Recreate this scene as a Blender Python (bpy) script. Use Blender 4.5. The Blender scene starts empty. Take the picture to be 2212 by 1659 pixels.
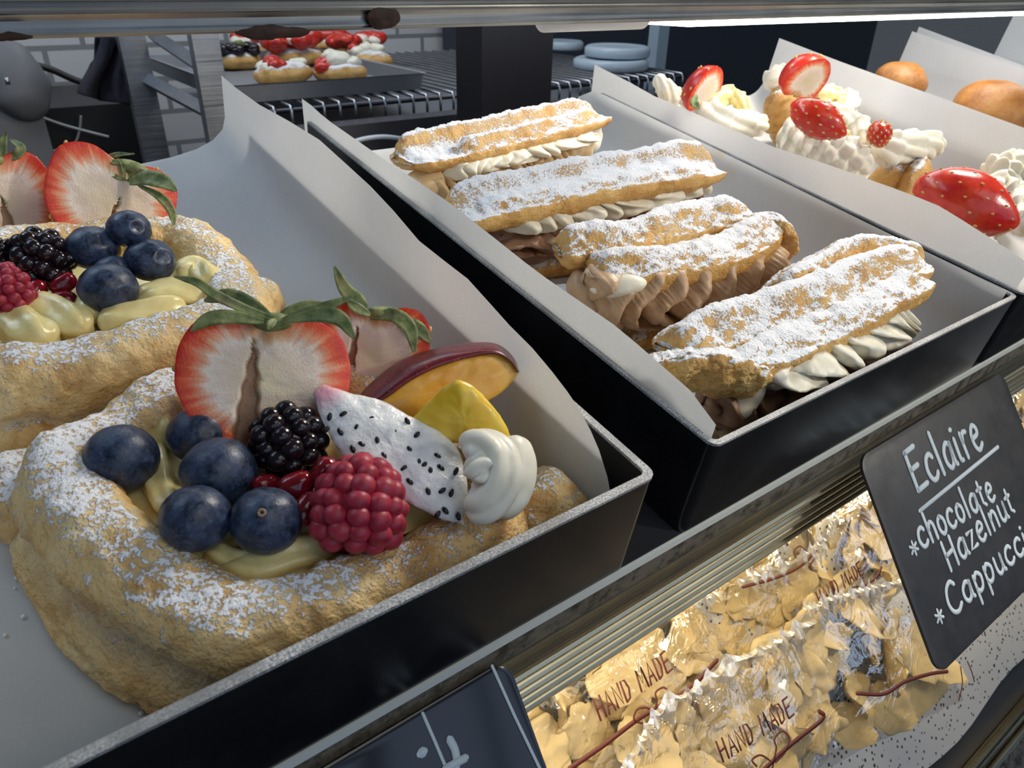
import bpy, math, random
import numpy as np
from mathutils import Matrix, Vector, Euler

# ------------------------------------------------------------------ camera, world, lights
PI = math.pi
TILT = math.radians(10)                       # the display shelf slopes up towards its back
FRAME = Matrix.Translation((0, 0, 1.12)) @ Matrix.Rotation(TILT, 4, 'X')   # shelf frame -> room
FOC = 1591.8                                  # focal length in pixels of the 2212 px wide frame
RC = np.array([[0.80047, -0.27987, 0.53002], [-0.58644, -0.54843, 0.59609], [0.12385, -0.78797, -0.60312]])
CAM = np.array([0, 0, 0.18])
sc = bpy.context.scene
COL = sc.collection
cam_d = bpy.data.cameras.new('camera'); cam = bpy.data.objects.new('camera', cam_d); COL.objects.link(cam)
cam_d.sensor_width = 36; cam_d.lens = 36 * FOC / 2212; cam_d.clip_start = 0.005; cam_d.clip_end = 50
m3 = Matrix([[RC[i][0], -RC[i][1], -RC[i][2]] for i in range(3)])
cam.matrix_world = FRAME @ (Matrix.Translation(CAM) @ m3.to_4x4())
cam_d.dof.use_dof = True; cam_d.dof.focus_distance = 0.27; cam_d.dof.aperture_fstop = 34
sc.camera = cam
sc.view_settings.view_transform = 'Standard'; sc.view_settings.look = 'None'
sc.view_settings.gamma = 1; sc.view_settings.use_curve_mapping = False
sc.view_settings.exposure = 0.12
w = bpy.data.worlds.new('room_light'); sc.world = w; w.use_nodes = True
w.node_tree.nodes['Background'].inputs[0].default_value = (0.74, 0.86, 1.0, 1)
w.node_tree.nodes['Background'].inputs[1].default_value = 0.07

def area(name, loc, target, sx, sy, power, col, room=False, spread=None):
    d = bpy.data.lights.new(name, 'AREA'); d.shape = 'RECTANGLE'; d.size = sx; d.size_y = sy
    d.energy = power; d.color = col
    if spread: d.spread = spread
    o = bpy.data.objects.new(name, d); COL.objects.link(o)
    q = (Vector(target) - Vector(loc)).to_track_quat('-Z', 'Y').to_matrix().to_4x4()
    m = Matrix.Translation(loc) @ q
    o.matrix_world = m if room else FRAME @ m
    return o
area('daylight_window_lamp', (-0.30, 0.95, 0.80), (0.10, 0.30, 0), 0.8, 0.5, 3.6, (0.52, 0.76, 1.0))
area('front_fill', (0.30, -0.50, 1.05), (0.12, 0.17, 0), 0.7, 0.5, 2.0, (1.0, 0.96, 0.90))  # added neutral fill from the viewer's side, no such fixture
area('pastry_fill', (0.72, 0.36, 0.50), (0.16, 0.19, 0.02), 0.22, 0.22, 4.8, (1.0, .94, .84))  # added warm light from the right for the pastry tops
area('lower_shelf_lamp', (0.30, 0.078, -0.068), (0.30, 0.035, -0.2), 0.8, 0.02, 0.62, (1.0, 0.84, 0.56))
area('rack_fill', (0.7, 1.25, 2.1), (0.75, 1.35, 1.1), 0.9, 0.5, 7.5, (0.85, 0.92, 1.0), room=True)  # unseen fill added to light the rack pan from above
area('back_wall_fill', (-0.7, 1.2, 2.4), (-0.1, 2.0, 1.1), 0.6, 0.5, 4.5, (0.85, 0.9, 1.0), room=True)  # unseen fill added so the tiled wall shows
sp_d = bpy.data.lights.new('eclair_fill_spot', 'SPOT'); sp_d.energy = 18; sp_d.color = (1.0, .93, .80); sp_d.spot_size = math.radians(36); sp_d.spot_blend = .35; sp_d.shadow_soft_size = .05  # added spotlight that warms and brightens the front of the eclairs
sp_o = bpy.data.objects.new('eclair_fill_spot', sp_d); COL.objects.link(sp_o)
sp_o.matrix_world = FRAME @ Matrix.Translation((.80, -.50, .62)) @ (Vector((.40, .21, .02)) - Vector((.80, -.50, .62))).to_track_quat('-Z', 'Y').to_matrix().to_4x4()
TUBE_LIGHT = 9.0

# ------------------------------------------------------------------ helpers
def ray(u, v):
    return RC @ np.array([(u - 1106) / FOC, (v - 829.5) / FOC, 1.0])
def onz(u, v, z):
    d = ray(u, v); return CAM + (z - CAM[2]) / d[2] * d
def ony(u, v, y):
    d = ray(u, v); return CAM + y / d[1] * d
def onx(u, v, x):
    d = ray(u, v); return CAM + x / d[0] * d
def onp(u, v, p0, n):
    d = ray(u, v); return CAM + np.dot(np.array(p0) - CAM, n) / np.dot(d, n) * d
def depth(p):
    return float(RC[:, 2] @ (np.array(p) - CAM))
FM = np.array(FRAME)
def room(u, v, Y):                            # a point of the room at distance Y behind the case front
    d = FM[:3, :3] @ ray(u, v); c = FM[:3, :3] @ CAM + FM[:3, 3]
    return c + (Y - c[1]) / d[1] * d
def nrm(a):
    a = np.asarray(a, float); return a / max(np.linalg.norm(a), 1e-12)

def vnoise(P, seed=0):                        # value noise, smooth, 0..1
    P = np.asarray(P, float) + seed * 17.31
    i = np.floor(P).astype(np.int64); fr = P - i; fr = fr * fr * (3 - 2 * fr)
    def h(a):
        x = (a[:, 0] * 374761393 + a[:, 1] * 668265263 + a[:, 2] * 2147483647 + seed * 1442695) & 0xffffffff
        x = ((x ^ (x >> 13)) * 1274126177) & 0xffffffff
        return ((x ^ (x >> 16)) & 0xffff) / 65535.0
    r = 0
    for dx in (0, 1):
        for dy in (0, 1):
            for dz in (0, 1):
                wgt = (fr[:, 0] if dx else 1 - fr[:, 0]) * (fr[:, 1] if dy else 1 - fr[:, 1]) * (fr[:, 2] if dz else 1 - fr[:, 2])
                r = r + wgt * h(i + np.array([dx, dy, dz]))
    return r
def fbm(P, freq, octv=3, seed=0):
    P = np.asarray(P, float); r = 0; a = 1; t = 0
    for k in range(octv):
        r = r + a * vnoise(P * freq * 2 ** k, seed + k); t += a; a *= .5
    return r / t - .5

def normals(V, F):
    Q = np.array([f if len(f) == 4 else (f[0], f[1], f[2], f[2]) for f in F])
    n = np.cross(V[Q[:, 2]] - V[Q[:, 0]], V[Q[:, 3]] - V[Q[:, 1]])
    N = np.zeros_like(V)
    for k in range(4):
        np.add.at(N, Q[:, k], n)
    return N / np.maximum(np.linalg.norm(N, axis=1, keepdims=True), 1e-15)

class MB:                                     # collects shapes into one mesh
    def __init__(s): s.V = []; s.F = []; s.n = 0; s.M = []
    def add(s, V, F, mi=0):
        V = np.asarray(V, float); s.V.append(V); s.F += [tuple(int(i) + s.n for i in f) for f in F]; s.M += [mi] * len(F); s.n += len(V); return s
    def box(s, lo, hi, mi=0):
        x0, y0, z0 = lo; x1, y1, z1 = hi
        return s.add([(x0, y0, z0), (x1, y0, z0), (x1, y1, z0), (x0, y1, z0), (x0, y0, z1), (x1, y0, z1), (x1, y1, z1), (x0, y1, z1)],
                     [(3, 2, 1, 0), (4, 5, 6, 7), (0, 1, 5, 4), (1, 2, 6, 5), (2, 3, 7, 6), (3, 0, 4, 7)], mi)
    def tube(s, path, r, n=8, mi=0, caps=True):
        V, F = sweep(path, r, n, caps=caps); return s.add(V, F, mi)
    @property
    def arr(s): return np.concatenate(s.V), s.F

def grid(rows, closed=False):                 # rows: list of equal-length point lists
    R = np.array(rows, float); nr, nc = R.shape[:2]; F = []
    for i in range(nr - 1):
        for j in range(nc if closed else nc - 1):
            k = (j + 1) % nc
            F.append((i * nc + j, i * nc + k, (i + 1) * nc + k, (i + 1) * nc + j))
    return R.reshape(-1, 3), F
def frames(path):
    P = np.array(path, float); T = np.gradient(P, axis=0)
    T /= np.maximum(np.linalg.norm(T, axis=1, keepdims=True), 1e-12)
    up = np.array([0, 0, 1.0]) if abs(T[0][2]) < .9 else np.array([1.0, 0, 0])
    A = []; b = nrm(np.cross(T[0], up))
    for t in T:
        b = nrm(b - t * (b @ t)); A.append((b, np.cross(b, t)))
    return P, T, A
def sweep(path, rad, n=12, prof=None, caps=True, twist=0.0):
    P, T, A = frames(path); N = len(P); rad = np.broadcast_to(np.asarray(rad, float), (N,)); rows = []
    th = np.linspace(0, 2 * PI, n, endpoint=False)
    for i in range(N):
        pr = np.ones(n) if prof is None else prof(th + twist * i / max(N - 1, 1), i / max(N - 1, 1))
        rows.append(P[i] + rad[i] * pr[:, None] * (np.cos(th)[:, None] * A[i][0] + np.sin(th)[:, None] * A[i][1]))
    V, F = grid(rows, True)
    F = [f[::-1] for f in F]
    if caps:
        k = len(V); V = np.vstack([V, P[0], P[-1]]); b = (N - 1) * n
        F += [(k, j, (j + 1) % n) for j in range(n)] + [(k + 1, b + (j + 1) % n, b + j) for j in range(n)]
        F = F
    return V, F
def smoothpath(pts, n):                       # Catmull-Rom through the points
    P = np.array(pts, float)
    if len(P) == 2:
        t = np.linspace(0, 1, n)[:, None]; return P[0] * (1 - t) + P[1] * t
    Q = np.vstack([2 * P[0] - P[1], P, 2 * P[-1] - P[-2]]); out = []
    for t in np.linspace(0, len(P) - 1 - 1e-9, n):
        i = int(t); f = t - i; a, b, c, d = Q[i:i + 4]
        out.append(.5 * (2 * b + (c - a) * f + (2 * a - 5 * b + 4 * c - d) * f * f + (3 * b - a - 3 * c + d) * f ** 3))
    return np.array(out)
def ball(nu=24, nv=14):
    V = [(0, 0, -1)]; F = []
    for i in range(1, nv):
        p = -PI / 2 + PI * i / nv
        V += [(math.cos(p) * math.cos(2 * PI * j / nu), math.cos(p) * math.sin(2 * PI * j / nu), math.sin(p)) for j in range(nu)]
    V.append((0, 0, 1)); t = len(V) - 1
    for j in range(nu):
        k = (j + 1) % nu
        F.append((0, 1 + k, 1 + j))
        for i in range(nv - 2):
            a = 1 + i * nu; F.append((a + j, a + k, a + nu + k, a + nu + j))
        F.append((1 + (nv - 2) * nu + j, 1 + (nv - 2) * nu + k, t))
    return np.array(V, float), F

ROOT = {}
def mkmesh(name, V, F, mats, mi=None, smooth=True):
    me = bpy.data.meshes.new(name); me.from_pydata([tuple(map(float, v)) for v in V], [], F)
    for m in (mats if isinstance(mats, (list, tuple)) else [mats]): me.materials.append(m)
    if mi is not None: me.polygons.foreach_set('material_index', mi)
    if smooth: me.polygons.foreach_set('use_smooth', [True] * len(me.polygons))
    me.update(); return me
def setp(o, label=None, cat=None, group=None, kind=None):
    if label: o['label'] = label
    if cat: o['category'] = cat
    if group: o['group'] = group
    if kind: o['kind'] = kind
    return o
def geo(g):
    return (*g.arr, g.M) if isinstance(g, MB) else (np.asarray(g[0], float), g[1], None)
def part(name, g, mats, parent, label=None, smooth=True, sharp=None, kind=None):
    """a mesh that belongs to parent; coordinates are in the shelf frame"""
    V, F, mi = geo(g); base = np.array(ROOT[parent.name])
    o = bpy.data.objects.new(name, mkmesh(name, V - base, F, mats, mi, smooth)); COL.objects.link(o)
    o.parent = parent; ROOT[o.name] = tuple(base)
    if sharp: me_sharp(o.data, sharp)
    return setp(o, label, None, None, kind)
def me_sharp(me, deg):
    try: me.set_sharp_from_angle(angle=math.radians(deg))
    except Exception: pass
def solid(name, g, mats, label, cat, group=None, kind=None, smooth=True, sharp=None):
    """a thing whose main body is one mesh: its origin goes to the middle of its base"""
    V, F, mi = geo(g); c = (V.min(0) + V.max(0)) / 2; c[2] = V[:, 2].min()
    o = bpy.data.objects.new(name, mkmesh(name, V - c, F, mats, mi, smooth)); COL.objects.link(o); o.location = c
    ROOT[o.name] = tuple(c)
    if sharp: me_sharp(o.data, sharp)
    return setp(o, label, cat, group, kind)
def thing(name, label, cat, loc, group=None, kind=None):
    o = bpy.data.objects.new(name, None); COL.objects.link(o); o.location = loc; o.empty_display_size = .01
    ROOT[o.name] = tuple(loc); return setp(o, label, cat, group, kind)
def duptree(root, M, label=None, group=None):
    def cp(o, par):
        c = o.copy(); COL.objects.link(c)
        if par is not None: c.parent = par
        for ch in [x for x in KIDS.get(o.name, [])]: cp(ch, c)
        return c
    KIDS = {}
    for x in COL.objects:
        if x.parent: KIDS.setdefault(x.parent.name, []).append(x)
    r = cp(root, None); r.matrix_world = M
    return setp(r, label, None, group)

def xf(V, R=None, s=1, t=(0, 0, 0)):
    V = np.asarray(V, float) * np.asarray(s)
    if R is not None: V = V @ np.array(R).T
    return V + np.asarray(t)
def axes(p, yaw=0, pitch=0, roll=0):
    """columns: right, up, towards the viewer at point p, then turned"""
    z = nrm(CAM - np.array(p)); x = RC[:, 0]; x = nrm(x - z * (x @ z)); y = np.cross(z, x)
    B = np.stack([x, y, z], 1)
    return B @ np.array(Euler((math.radians(pitch), math.radians(yaw), math.radians(roll)), 'XYZ').to_matrix())

# ------------------------------------------------------------------ materials
class NT:
    def __init__(s, name):
        s.m = bpy.data.materials.new(name); s.m.use_nodes = True; s.t = s.m.node_tree; s.b = s.t.nodes['Principled BSDF']; s.out = s.t.nodes['Material Output']
        s._c = None
    def n(s, typ, props=None, **ins):
        x = s.t.nodes.new('ShaderNode' + typ)
        for k, v in (props or {}).items(): setattr(x, k, v)
        for k, v in ins.items(): s.put(x, k, v)
        return x
    def put(s, x, k, v):
        k = int(k[1:]) if k[0] == '_' else k.replace('__', ' ')
        i = x.inputs[k]
        if hasattr(v, 'outputs'): v = v.outputs[0]
        if isinstance(v, bpy.types.NodeSocket): s.t.links.new(v, i)
        else:
            if isinstance(v, (tuple, list)) and len(v) == 3 and i.type == 'RGBA': v = (*v, 1)
            i.default_value = v
    def co(s):
        if s._c is None: s._c = s.n('TexCoord').outputs['Object']
        return s._c
    def noise(s, scale, detail=3, rough=.55, vec=None, dist=0):
        return s.n('TexNoise', Vector=vec or s.co(), Scale=scale, Detail=detail, Roughness=rough, Distortion=dist).outputs['Fac']
    def voro(s, scale, feature='F1', vec=None):
        return s.n('TexVoronoi', {'feature': feature}, Vector=vec or s.co(), Scale=scale).outputs['Distance']
    def math(s, op, a, b=0.0, c=None):
        x = s.n('Math', {'operation': op}); s.put(x, '_0', a); s.put(x, '_1', b)
        if c is not None: s.put(x, '_2', c)
        return x.outputs[0]
    def mr(s, v, a, b, c=0.0, d=1.0):
        return s.n('MapRange', {'clamp': True}, _0=v, _1=a, _2=b, _3=c, _4=d).outputs[0]
    def mix(s, f, a, b):
        x = s.n('Mix', {'data_type': 'RGBA'}); s.put(x, '_0', f); s.put(x, '_6', a); s.put(x, '_7', b); return x.outputs[2]
    def ramp(s, f, stops):
        x = s.n('ValToRGB', Fac=f); e = x.color_ramp.elements
        while len(e) < len(stops): e.new(.5)
        for el, (p, c) in zip(e, stops): el.position = p; el.color = (*c, 1)
        return x.outputs[0]
    def bump(s, h, strength=.5, dist=.001, normal=None):
        x = s.n('Bump', Height=h, Strength=strength, Distance=dist)
        if normal is not None: s.put(x, 'Normal', normal)
        return x.outputs[0]
    def P(s, **k):
        for a, v in k.items(): s.put(s.b, a, v)
        return s.m
    def nz(s):
        g = s.n('NewGeometry'); return s.n('SeparateXYZ', Vector=g.outputs['Normal']).outputs[2]
    def attr(s, a):
        return s.n('Attribute', {'attribute_name': a}).outputs['Fac']
    def sep(s):
        return s.n('SeparateXYZ', Vector=s.co()).outputs

def mat_plain(name, col, rough=.5, metal=0.0, **k):
    t = NT(name); return t.P(Base__Color=col, Roughness=rough, Metallic=metal, **k)
def mat_black():
    t = NT('black_gloss_plastic'); s = t.noise(40, 5, .7); sm = t.noise(9, 2, .5)
    return t.P(Base__Color=t.mix(t.mr(s, .45, .8), (.006, .006, .007), (.018, .018, .018)), Roughness=t.mr(sm, .3, .7, .13, .34), Specular__IOR__Level=.55)
def mat_rim():
    t = NT('scuffed_plastic_edge'); s = t.noise(1500, 2, .6); g = t.noise(60, 3)
    c = t.mix(t.mr(s, .35, .7), (.16, .155, .15), (.66, .65, .64)); c = t.mix(t.mr(g, .4, .7), c, (.20, .195, .19))
    return t.P(Base__Color=c, Roughness=.5, Normal=t.bump(s, .5, .0004))
def mat_paper(name, col=(.80, .80, .79), stain=False):
    t = NT(name); a = t.noise(900, 2, .6); b = t.noise(40, 4, .6)
    c = t.mix(t.mr(a, .42, .75), tuple(x * .95 for x in col), col); c = t.mix(t.mr(b, .48, .72), c, tuple(x * .93 for x in col))
    if stain: c = t.mix(t.mr(t.noise(22, 3, .6), .66, .74, 0, .35), c, (.72, .55, .28))
    t.P(Base__Color=c, Roughness=.75, Specular__IOR__Level=.25, Normal=t.bump(b, .25, .002))
    tl = t.n('BsdfTranslucent', Color=c); mx = t.n('MixShader', Fac=.32); t.put(mx, '_1', t.b.outputs[0]); t.put(mx, '_2', tl.outputs[0]); t.t.links.new(mx.outputs[0], t.out.inputs[0])   # thin paper lets light through
    return t.m
def mat_dough(name, ca, cb, cc, sugar=1.0, lo=1.32, hi=1.42, snz=.42, fine=850, flaky=0.0, tint=(.84, .84, .86)):
    """baked dough browned in patches, icing sugar where it fell on the upward sides"""
    t = NT(name); big = t.noise(70, 3, .6); med = t.noise(300, 3, .6); f = t.noise(fine, 3, .65); f2 = t.noise(fine * .28, 2, .5)
    c = t.ramp(t.math('ADD', t.math('MULTIPLY', big, .7), t.math('MULTIPLY', med, .3)), [(.30, ca), (.50, cb), (.72, cc)])
    pit = t.voro(fine * 1.5); f = t.math('ADD', t.math('MULTIPLY', t.math('SUBTRACT', f, .5), 1.5), t.math('MULTIPLY', pit, -.35)); f = t.math('ADD', f, .65)
    k = t.math('ADD', t.math('ADD', t.math('MULTIPLY', f, 1.0), t.math('MULTIPLY', t.math('ADD', f2, .62), .40)), t.math('ADD', t.math('MULTIPLY', t.mr(t.nz(), .50, .97), snz), t.attr('sugar')))
    m = t.mr(k, lo, hi); c = t.mix(t.attr('pale'), c, (.74, .63, .42))
    if sugar <= 0: m = 0.0
    h = t.math('ADD', t.math('MULTIPLY', med, .6), t.math('MULTIPLY', f, .3))
    n = t.bump(h, .5, .0012)
    if sugar > 0: n = t.bump(t.math('ADD', m, t.math('MULTIPLY', f, .5)), .7, .0011, n)
    return t.P(Base__Color=t.mix(m, c, tint) if sugar > 0 else c, Roughness=t.math('ADD', .42, t.math('MULTIPLY', m, .4)) if sugar > 0 else .42,
               Normal=n, Subsurface__Weight=.12, Subsurface__Radius=(.004, .002, .001), Subsurface__Scale=.6)
def mat_cream(name, col, col2=None, rough=.42, specks=False, sss=.25):
    t = NT(name); a = t.noise(160, 3, .6); b = t.noise(1400, 2, .5)
    c = t.mix(t.mr(a, .35, .65), col2 or tuple(x * .86 for x in col), col)
    if specks: c = t.mix(t.mr(t.noise(900, 1, .4), .70, .76, 0, .7), c, tuple(x * .35 for x in col))
    return t.P(Base__Color=c, Roughness=rough, Normal=t.bump(b, .15, .0004), Subsurface__Weight=sss, Subsurface__Radius=(.004, .003, .002), Subsurface__Scale=.5)
def mat_berry_flesh():
    """cut strawberry: pale heart, red rim, pale rays running out to the skin; attribute 'rad' is 0 in the heart and 1 at the skin"""
    t = NT('cut_strawberry_flesh'); r = t.attr('rad'); ang = t.attr('ang')
    cv = t.n('CombineXYZ', X=t.math('MULTIPLY', ang, 9.0), Y=t.math('MULTIPLY', r, 1.3)).outputs[0]
    st = t.n('TexNoise', Vector=cv, Scale=1.0, Detail=2.0, Roughness=.5).outputs['Fac']
    k = t.math('ADD', r, t.math('MULTIPLY', t.math('SUBTRACT', st, .5), .42)); k = t.math('ADD', k, t.math('MULTIPLY', t.math('SUBTRACT', t.noise(120, 3), .5), .25))
    c = t.ramp(k, [(.0, (.66, .56, .36)), (.48, (.74, .60, .48)), (.60, (.80, .70, .60)), (.72, (.76, .38, .22)), (.86, (.74, .10, .025)), (1.0, (.60, .025, .012))])
    c = t.mix(t.attr('hole'), c, (.30, .155, .075))
    c = t.mix(t.attr('green'), c, (.55, .52, .22))
    f = t.noise(1500, 2)
    return t.P(Base__Color=c, Roughness=.38, Normal=t.bump(f, .35, .0005), Subsurface__Weight=.25, Subsurface__Radius=(.006, .002, .001), Subsurface__Scale=.6)
def mat_skin(name, ca, cb, rough=.25, dots=None, scale=120, sss=.15):
    t = NT(name); a = t.noise(scale, 3); c = t.mix(t.mr(a, .35, .68), ca, cb)
    if dots: c = t.mix(t.mr(t.voro(700), .10, .16, .8, 0), c, dots)
    return t.P(Base__Color=c, Roughness=rough, Normal=t.bump(t.noise(500, 2), .2, .0005), Subsurface__Weight=sss, Subsurface__Radius=(.004, .001, .001), Subsurface__Scale=.5)
def mat_leaf():
    t = NT('strawberry_leaf'); a = t.noise(250, 3); d = t.noise(90, 3)
    c = t.mix(t.mr(a, .35, .65), (.075, .115, .03), (.27, .30, .11)); c = t.mix(t.mr(d, .62, .75), c, (.20, .11, .05))
    return t.P(Base__Color=c, Roughness=.55, Normal=t.bump(t.noise(700, 2), .4, .0006))
def mat_blueberry(name='blueberry_skin', bloom=.9):
    t = NT(name); a = t.noise(190, 4, .65); b = t.noise(900, 3, .6)
    c = t.mix(t.mr(a, .38, .62), (.007, .011, .025), (.034, .054, .108)); c = t.mix(t.mr(b, .5, .75, 0, .55 * bloom), c, (.10, .14, .22))
    return t.P(Base__Color=c, Roughness=t.mr(a, .35, .65, .26, .5), Normal=t.bump(t.math('ADD', t.math('MULTIPLY', b, .4), a), .3, .0007), Specular__IOR__Level=.5)
def mat_dragon():
    t = NT('white_dragon_fruit_flesh'); a = t.noise(260, 4); z = t.attr('pink')
    c = t.mix(t.mr(a, .35, .65), (.72, .72, .71), (.84, .84, .84)); c = t.mix(z, c, (.80, .30, .38))
    return t.P(Base__Color=c, Roughness=.22, Normal=t.bump(t.noise(700, 4), .5, .0009), Subsurface__Weight=.35, Subsurface__Radius=(.004, .004, .004), Subsurface__Scale=.7)
def mat_metal(name, col, rough=.3, scratch=True, axis=0):
    t = NT(name); mp = t.n('Mapping', Vector=t.co()); sc_ = [900.0] * 3; sc_[axis] = 6.0; mp.inputs['Scale'].default_value = sc_
    s = t.n('TexNoise', Vector=mp.outputs[0], Scale=1.0, Detail=3.0).outputs['Fac']; d = t.noise(35, 4)
    return t.P(Base__Color=t.mix(t.mr(d, .4, .75, 0, .45), col, tuple(x * .55 for x in col)), Metallic=1.0, Roughness=t.mr(s, .3, .7, rough * .7, rough * 1.5))
def mat_grime():
    t = NT('grimy_metal_strip'); a = t.noise(160, 6, .75); z = t.noise(700, 3, .6)
    c = t.mix(t.mr(a, .46, .60), (.19, .17, .13), (.045, .038, .028)); c = t.mix(t.mr(z, .6, .7, 0, .5), c, (.30, .28, .24))
    return t.P(Base__Color=c, Roughness=.45, Metallic=.35, Normal=t.bump(a, .3, .0008))
def mat_chalkboard():
    t = NT('chalkboard_face'); a = t.noise(20, 5, .7); b = t.noise(60, 4, .7)
    return t.P(Base__Color=t.mix(t.mr(a, .5, .78), (.017, .017, .019), (.045, .043, .041)), Roughness=t.mr(b, .3, .7, .38, .6))
def mat_film():
    t = NT('clear_cellophane'); tr = t.n('BsdfTransparent', Color=(.985, .98, .97)); gl = t.n('BsdfGlossy', Color=(1, 1, 1), Roughness=.10)
    h = t.math('ADD', t.noise(38, 3, .5, dist=1.5), t.math('MULTIPLY', t.noise(120, 2, .5, dist=1.0), .25))
    nb = t.bump(h, .6, .004); t.put(gl, 'Normal', nb)
    fr = t.n('Fresnel', IOR=1.45); t.put(fr, 'Normal', nb)
    mx = t.n('MixShader', Fac=t.math('MINIMUM', t.math('ADD', t.math('MULTIPLY', fr, .28), .006), .38)); t.put(mx, '_1', tr.outputs[0]); t.put(mx, '_2', gl.outputs[0])
    t.t.links.new(mx.outputs[0], t.out.inputs[0]); return t.m
def mat_tile():
    t = NT('pale_wall_tile'); b = t.n('TexBrick', Vector=t.co(), Scale=1.0)
    for k, v in {'Color1': (.62, .61, .60, 1), 'Color2': (.54, .53, .53, 1), 'Mortar': (.24, .24, .24, 1), 'Mortar Size': .006, 'Brick Width': .16, 'Row Height': .075}.items(): b.inputs[k].default_value = v
    return t.P(Base__Color=b.outputs[0], Roughness=.35)
def mat_speckle():
    t = NT('speckled_liner_paper'); v = t.voro(260); n = t.noise(60, 2)
    k = t.math('ADD', v, t.math('MULTIPLY', n, .35))
    return t.P(Base__Color=t.mix(t.mr(k, .38, .44, 1, 0), (.52, .50, .47), (.04, .035, .03)), Roughness=.6)
def mat_cookie():
    t = NT('pale_golden_biscuit'); a = t.noise(140, 4, .6); b = t.noise(600, 3, .6)
    c = t.ramp(a, [(.28, (.54, .31, .10)), (.40, (.78, .56, .25)), (.62, (.86, .72, .42))])
    return t.P(Base__Color=c, Roughness=.6, Normal=t.bump(t.math('ADD', a, t.math('MULTIPLY', b, .4)), .6, .0016))
def mat_emit(name, col, st):
    t = NT(name); e = t.n('Emission', Color=(*col, 1), Strength=st); t.t.links.new(e.outputs[0], t.out.inputs[0]); return t.m
def mat_clear(name, col=(.9, .95, 1.0), refl=.12):
    t = NT(name); tr = t.n('BsdfTransparent', Color=(*col, 1)); gl = t.n('BsdfGlossy', Roughness=.03); fr = t.n('Fresnel', IOR=1.45)
    mx = t.n('MixShader', Fac=fr); t.put(mx, '_1', tr.outputs[0]); t.put(mx, '_2', gl.outputs[0]); t.t.links.new(mx.outputs[0], t.out.inputs[0]); return t.m

BLACK = mat_black(); RIM = mat_rim(); PAPER = mat_paper('baking_parchment'); PAPER_ST = mat_paper('oil_marked_parchment', stain=True)
PUFF = mat_dough('puff_pastry', (.48, .22, .045), (.80, .55, .23), (.88, .71, .40), lo=1.40, hi=1.54, fine=620)
PUFF_PALE = mat_dough('pale_pastry_layers', (.52, .40, .20), (.66, .54, .32), (.74, .64, .42), lo=1.62, hi=1.68, fine=620)
CHOUX = mat_dough('choux_pastry', (.42, .18, .035), (.68, .39, .11), (.76, .50, .19), lo=1.36, hi=1.52, snz=.85, fine=900)
CHOUX_PLAIN = mat_dough('bare_choux_pastry', (.36, .15, .03), (.58, .31, .08), (.70, .44, .15), lo=1.62, hi=1.70, fine=800)
BUN = mat_dough('glazed_bun', (.26, .085, .014), (.42, .17, .035), (.54, .26, .07), sugar=0)
CUSTARD = mat_cream('vanilla_custard', (.86, .75, .37), (.77, .64, .27), rough=.22)
WHITE = mat_cream('whipped_cream', (.80, .76, .64), (.74, .69, .54), rough=.4)
TAN = mat_cream('cappuccino_cream', (.66, .49, .28), (.56, .40, .21), specks=True)
HAZEL = mat_cream('hazelnut_cream', (.52, .35, .21), (.44, .28, .16), specks=True)
CHOC = mat_cream('chocolate_cream', (.30, .165, .10), (.23, .12, .07), specks=False)
FLESH = mat_berry_flesh()
SKIN = mat_skin('strawberry_skin', (.50, .012, .012), (.62, .05, .018), .24)
SEED = mat_plain('strawberry_seed', (.55, .38, .10), .5)
LEAF = mat_leaf(); BLUE = mat_blueberry()
SCAR = mat_plain('berry_scar', (.30, .19, .09), .8)
BLACKB = mat_skin('blackberry_skin', (.006, .004, .006), (.016, .008, .012), .16)
RASP = mat_skin('raspberry_skin', (.27, .010, .028), (.44, .030, .06), .46, scale=300, sss=.25)
POM = mat_skin('pomegranate_aril', (.12, .003, .008), (.26, .008, .016), .1, sss=.3)
DRAGON = mat_dragon(); DSEED = mat_plain('black_fruit_seed', (.008, .008, .01), .25)
PLUM_SKIN = mat_skin('plum_skin', (.075, .006, .012), (.16, .012, .02), .3, dots=(.45, .16, .10))
PLUM = mat_skin('plum_flesh', (.74, .38, .05), (.80, .50, .11), .25, scale=90, sss=.35)
PINE = mat_skin('yellow_mango_flesh', (.80, .50, .02), (.84, .66, .10), .3, scale=110, sss=.35)
ALU = mat_metal('brushed_aluminium', (.70, .63, .43), .28); RAILM = mat_metal('worn_rail_metal', (.40, .40, .38), .34); STEEL = mat_metal('grey_steel', (.42, .43, .45), .35)
DARKSTEEL = mat_metal('dark_steel_wire', (.10, .10, .11), .35)
GRIME = mat_grime(); BOARD = mat_chalkboard(); CHALK = mat_plain('chalk_ink', (.62, .70, .74), .7)
FILM = mat_film(); PRINT = mat_plain('brown_print', (.085, .012, .007), .6); HEART = mat_plain('white_print', (.85, .83, .76), .5)
TILE = mat_tile(); SPECK = mat_speckle(); COOKIE = mat_cookie()
DARK = mat_plain('dark_grey_panel', (.022, .022, .026), .4); DIRT = mat_skin('baked_on_crumbs', (.012, .007, .005), (.06, .025, .012), .8)
GLASS = mat_clear('shelf_glass'); GLASS_EDGE = mat_plain('bright_glass_edge', (.72, .74, .68), .2)

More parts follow.
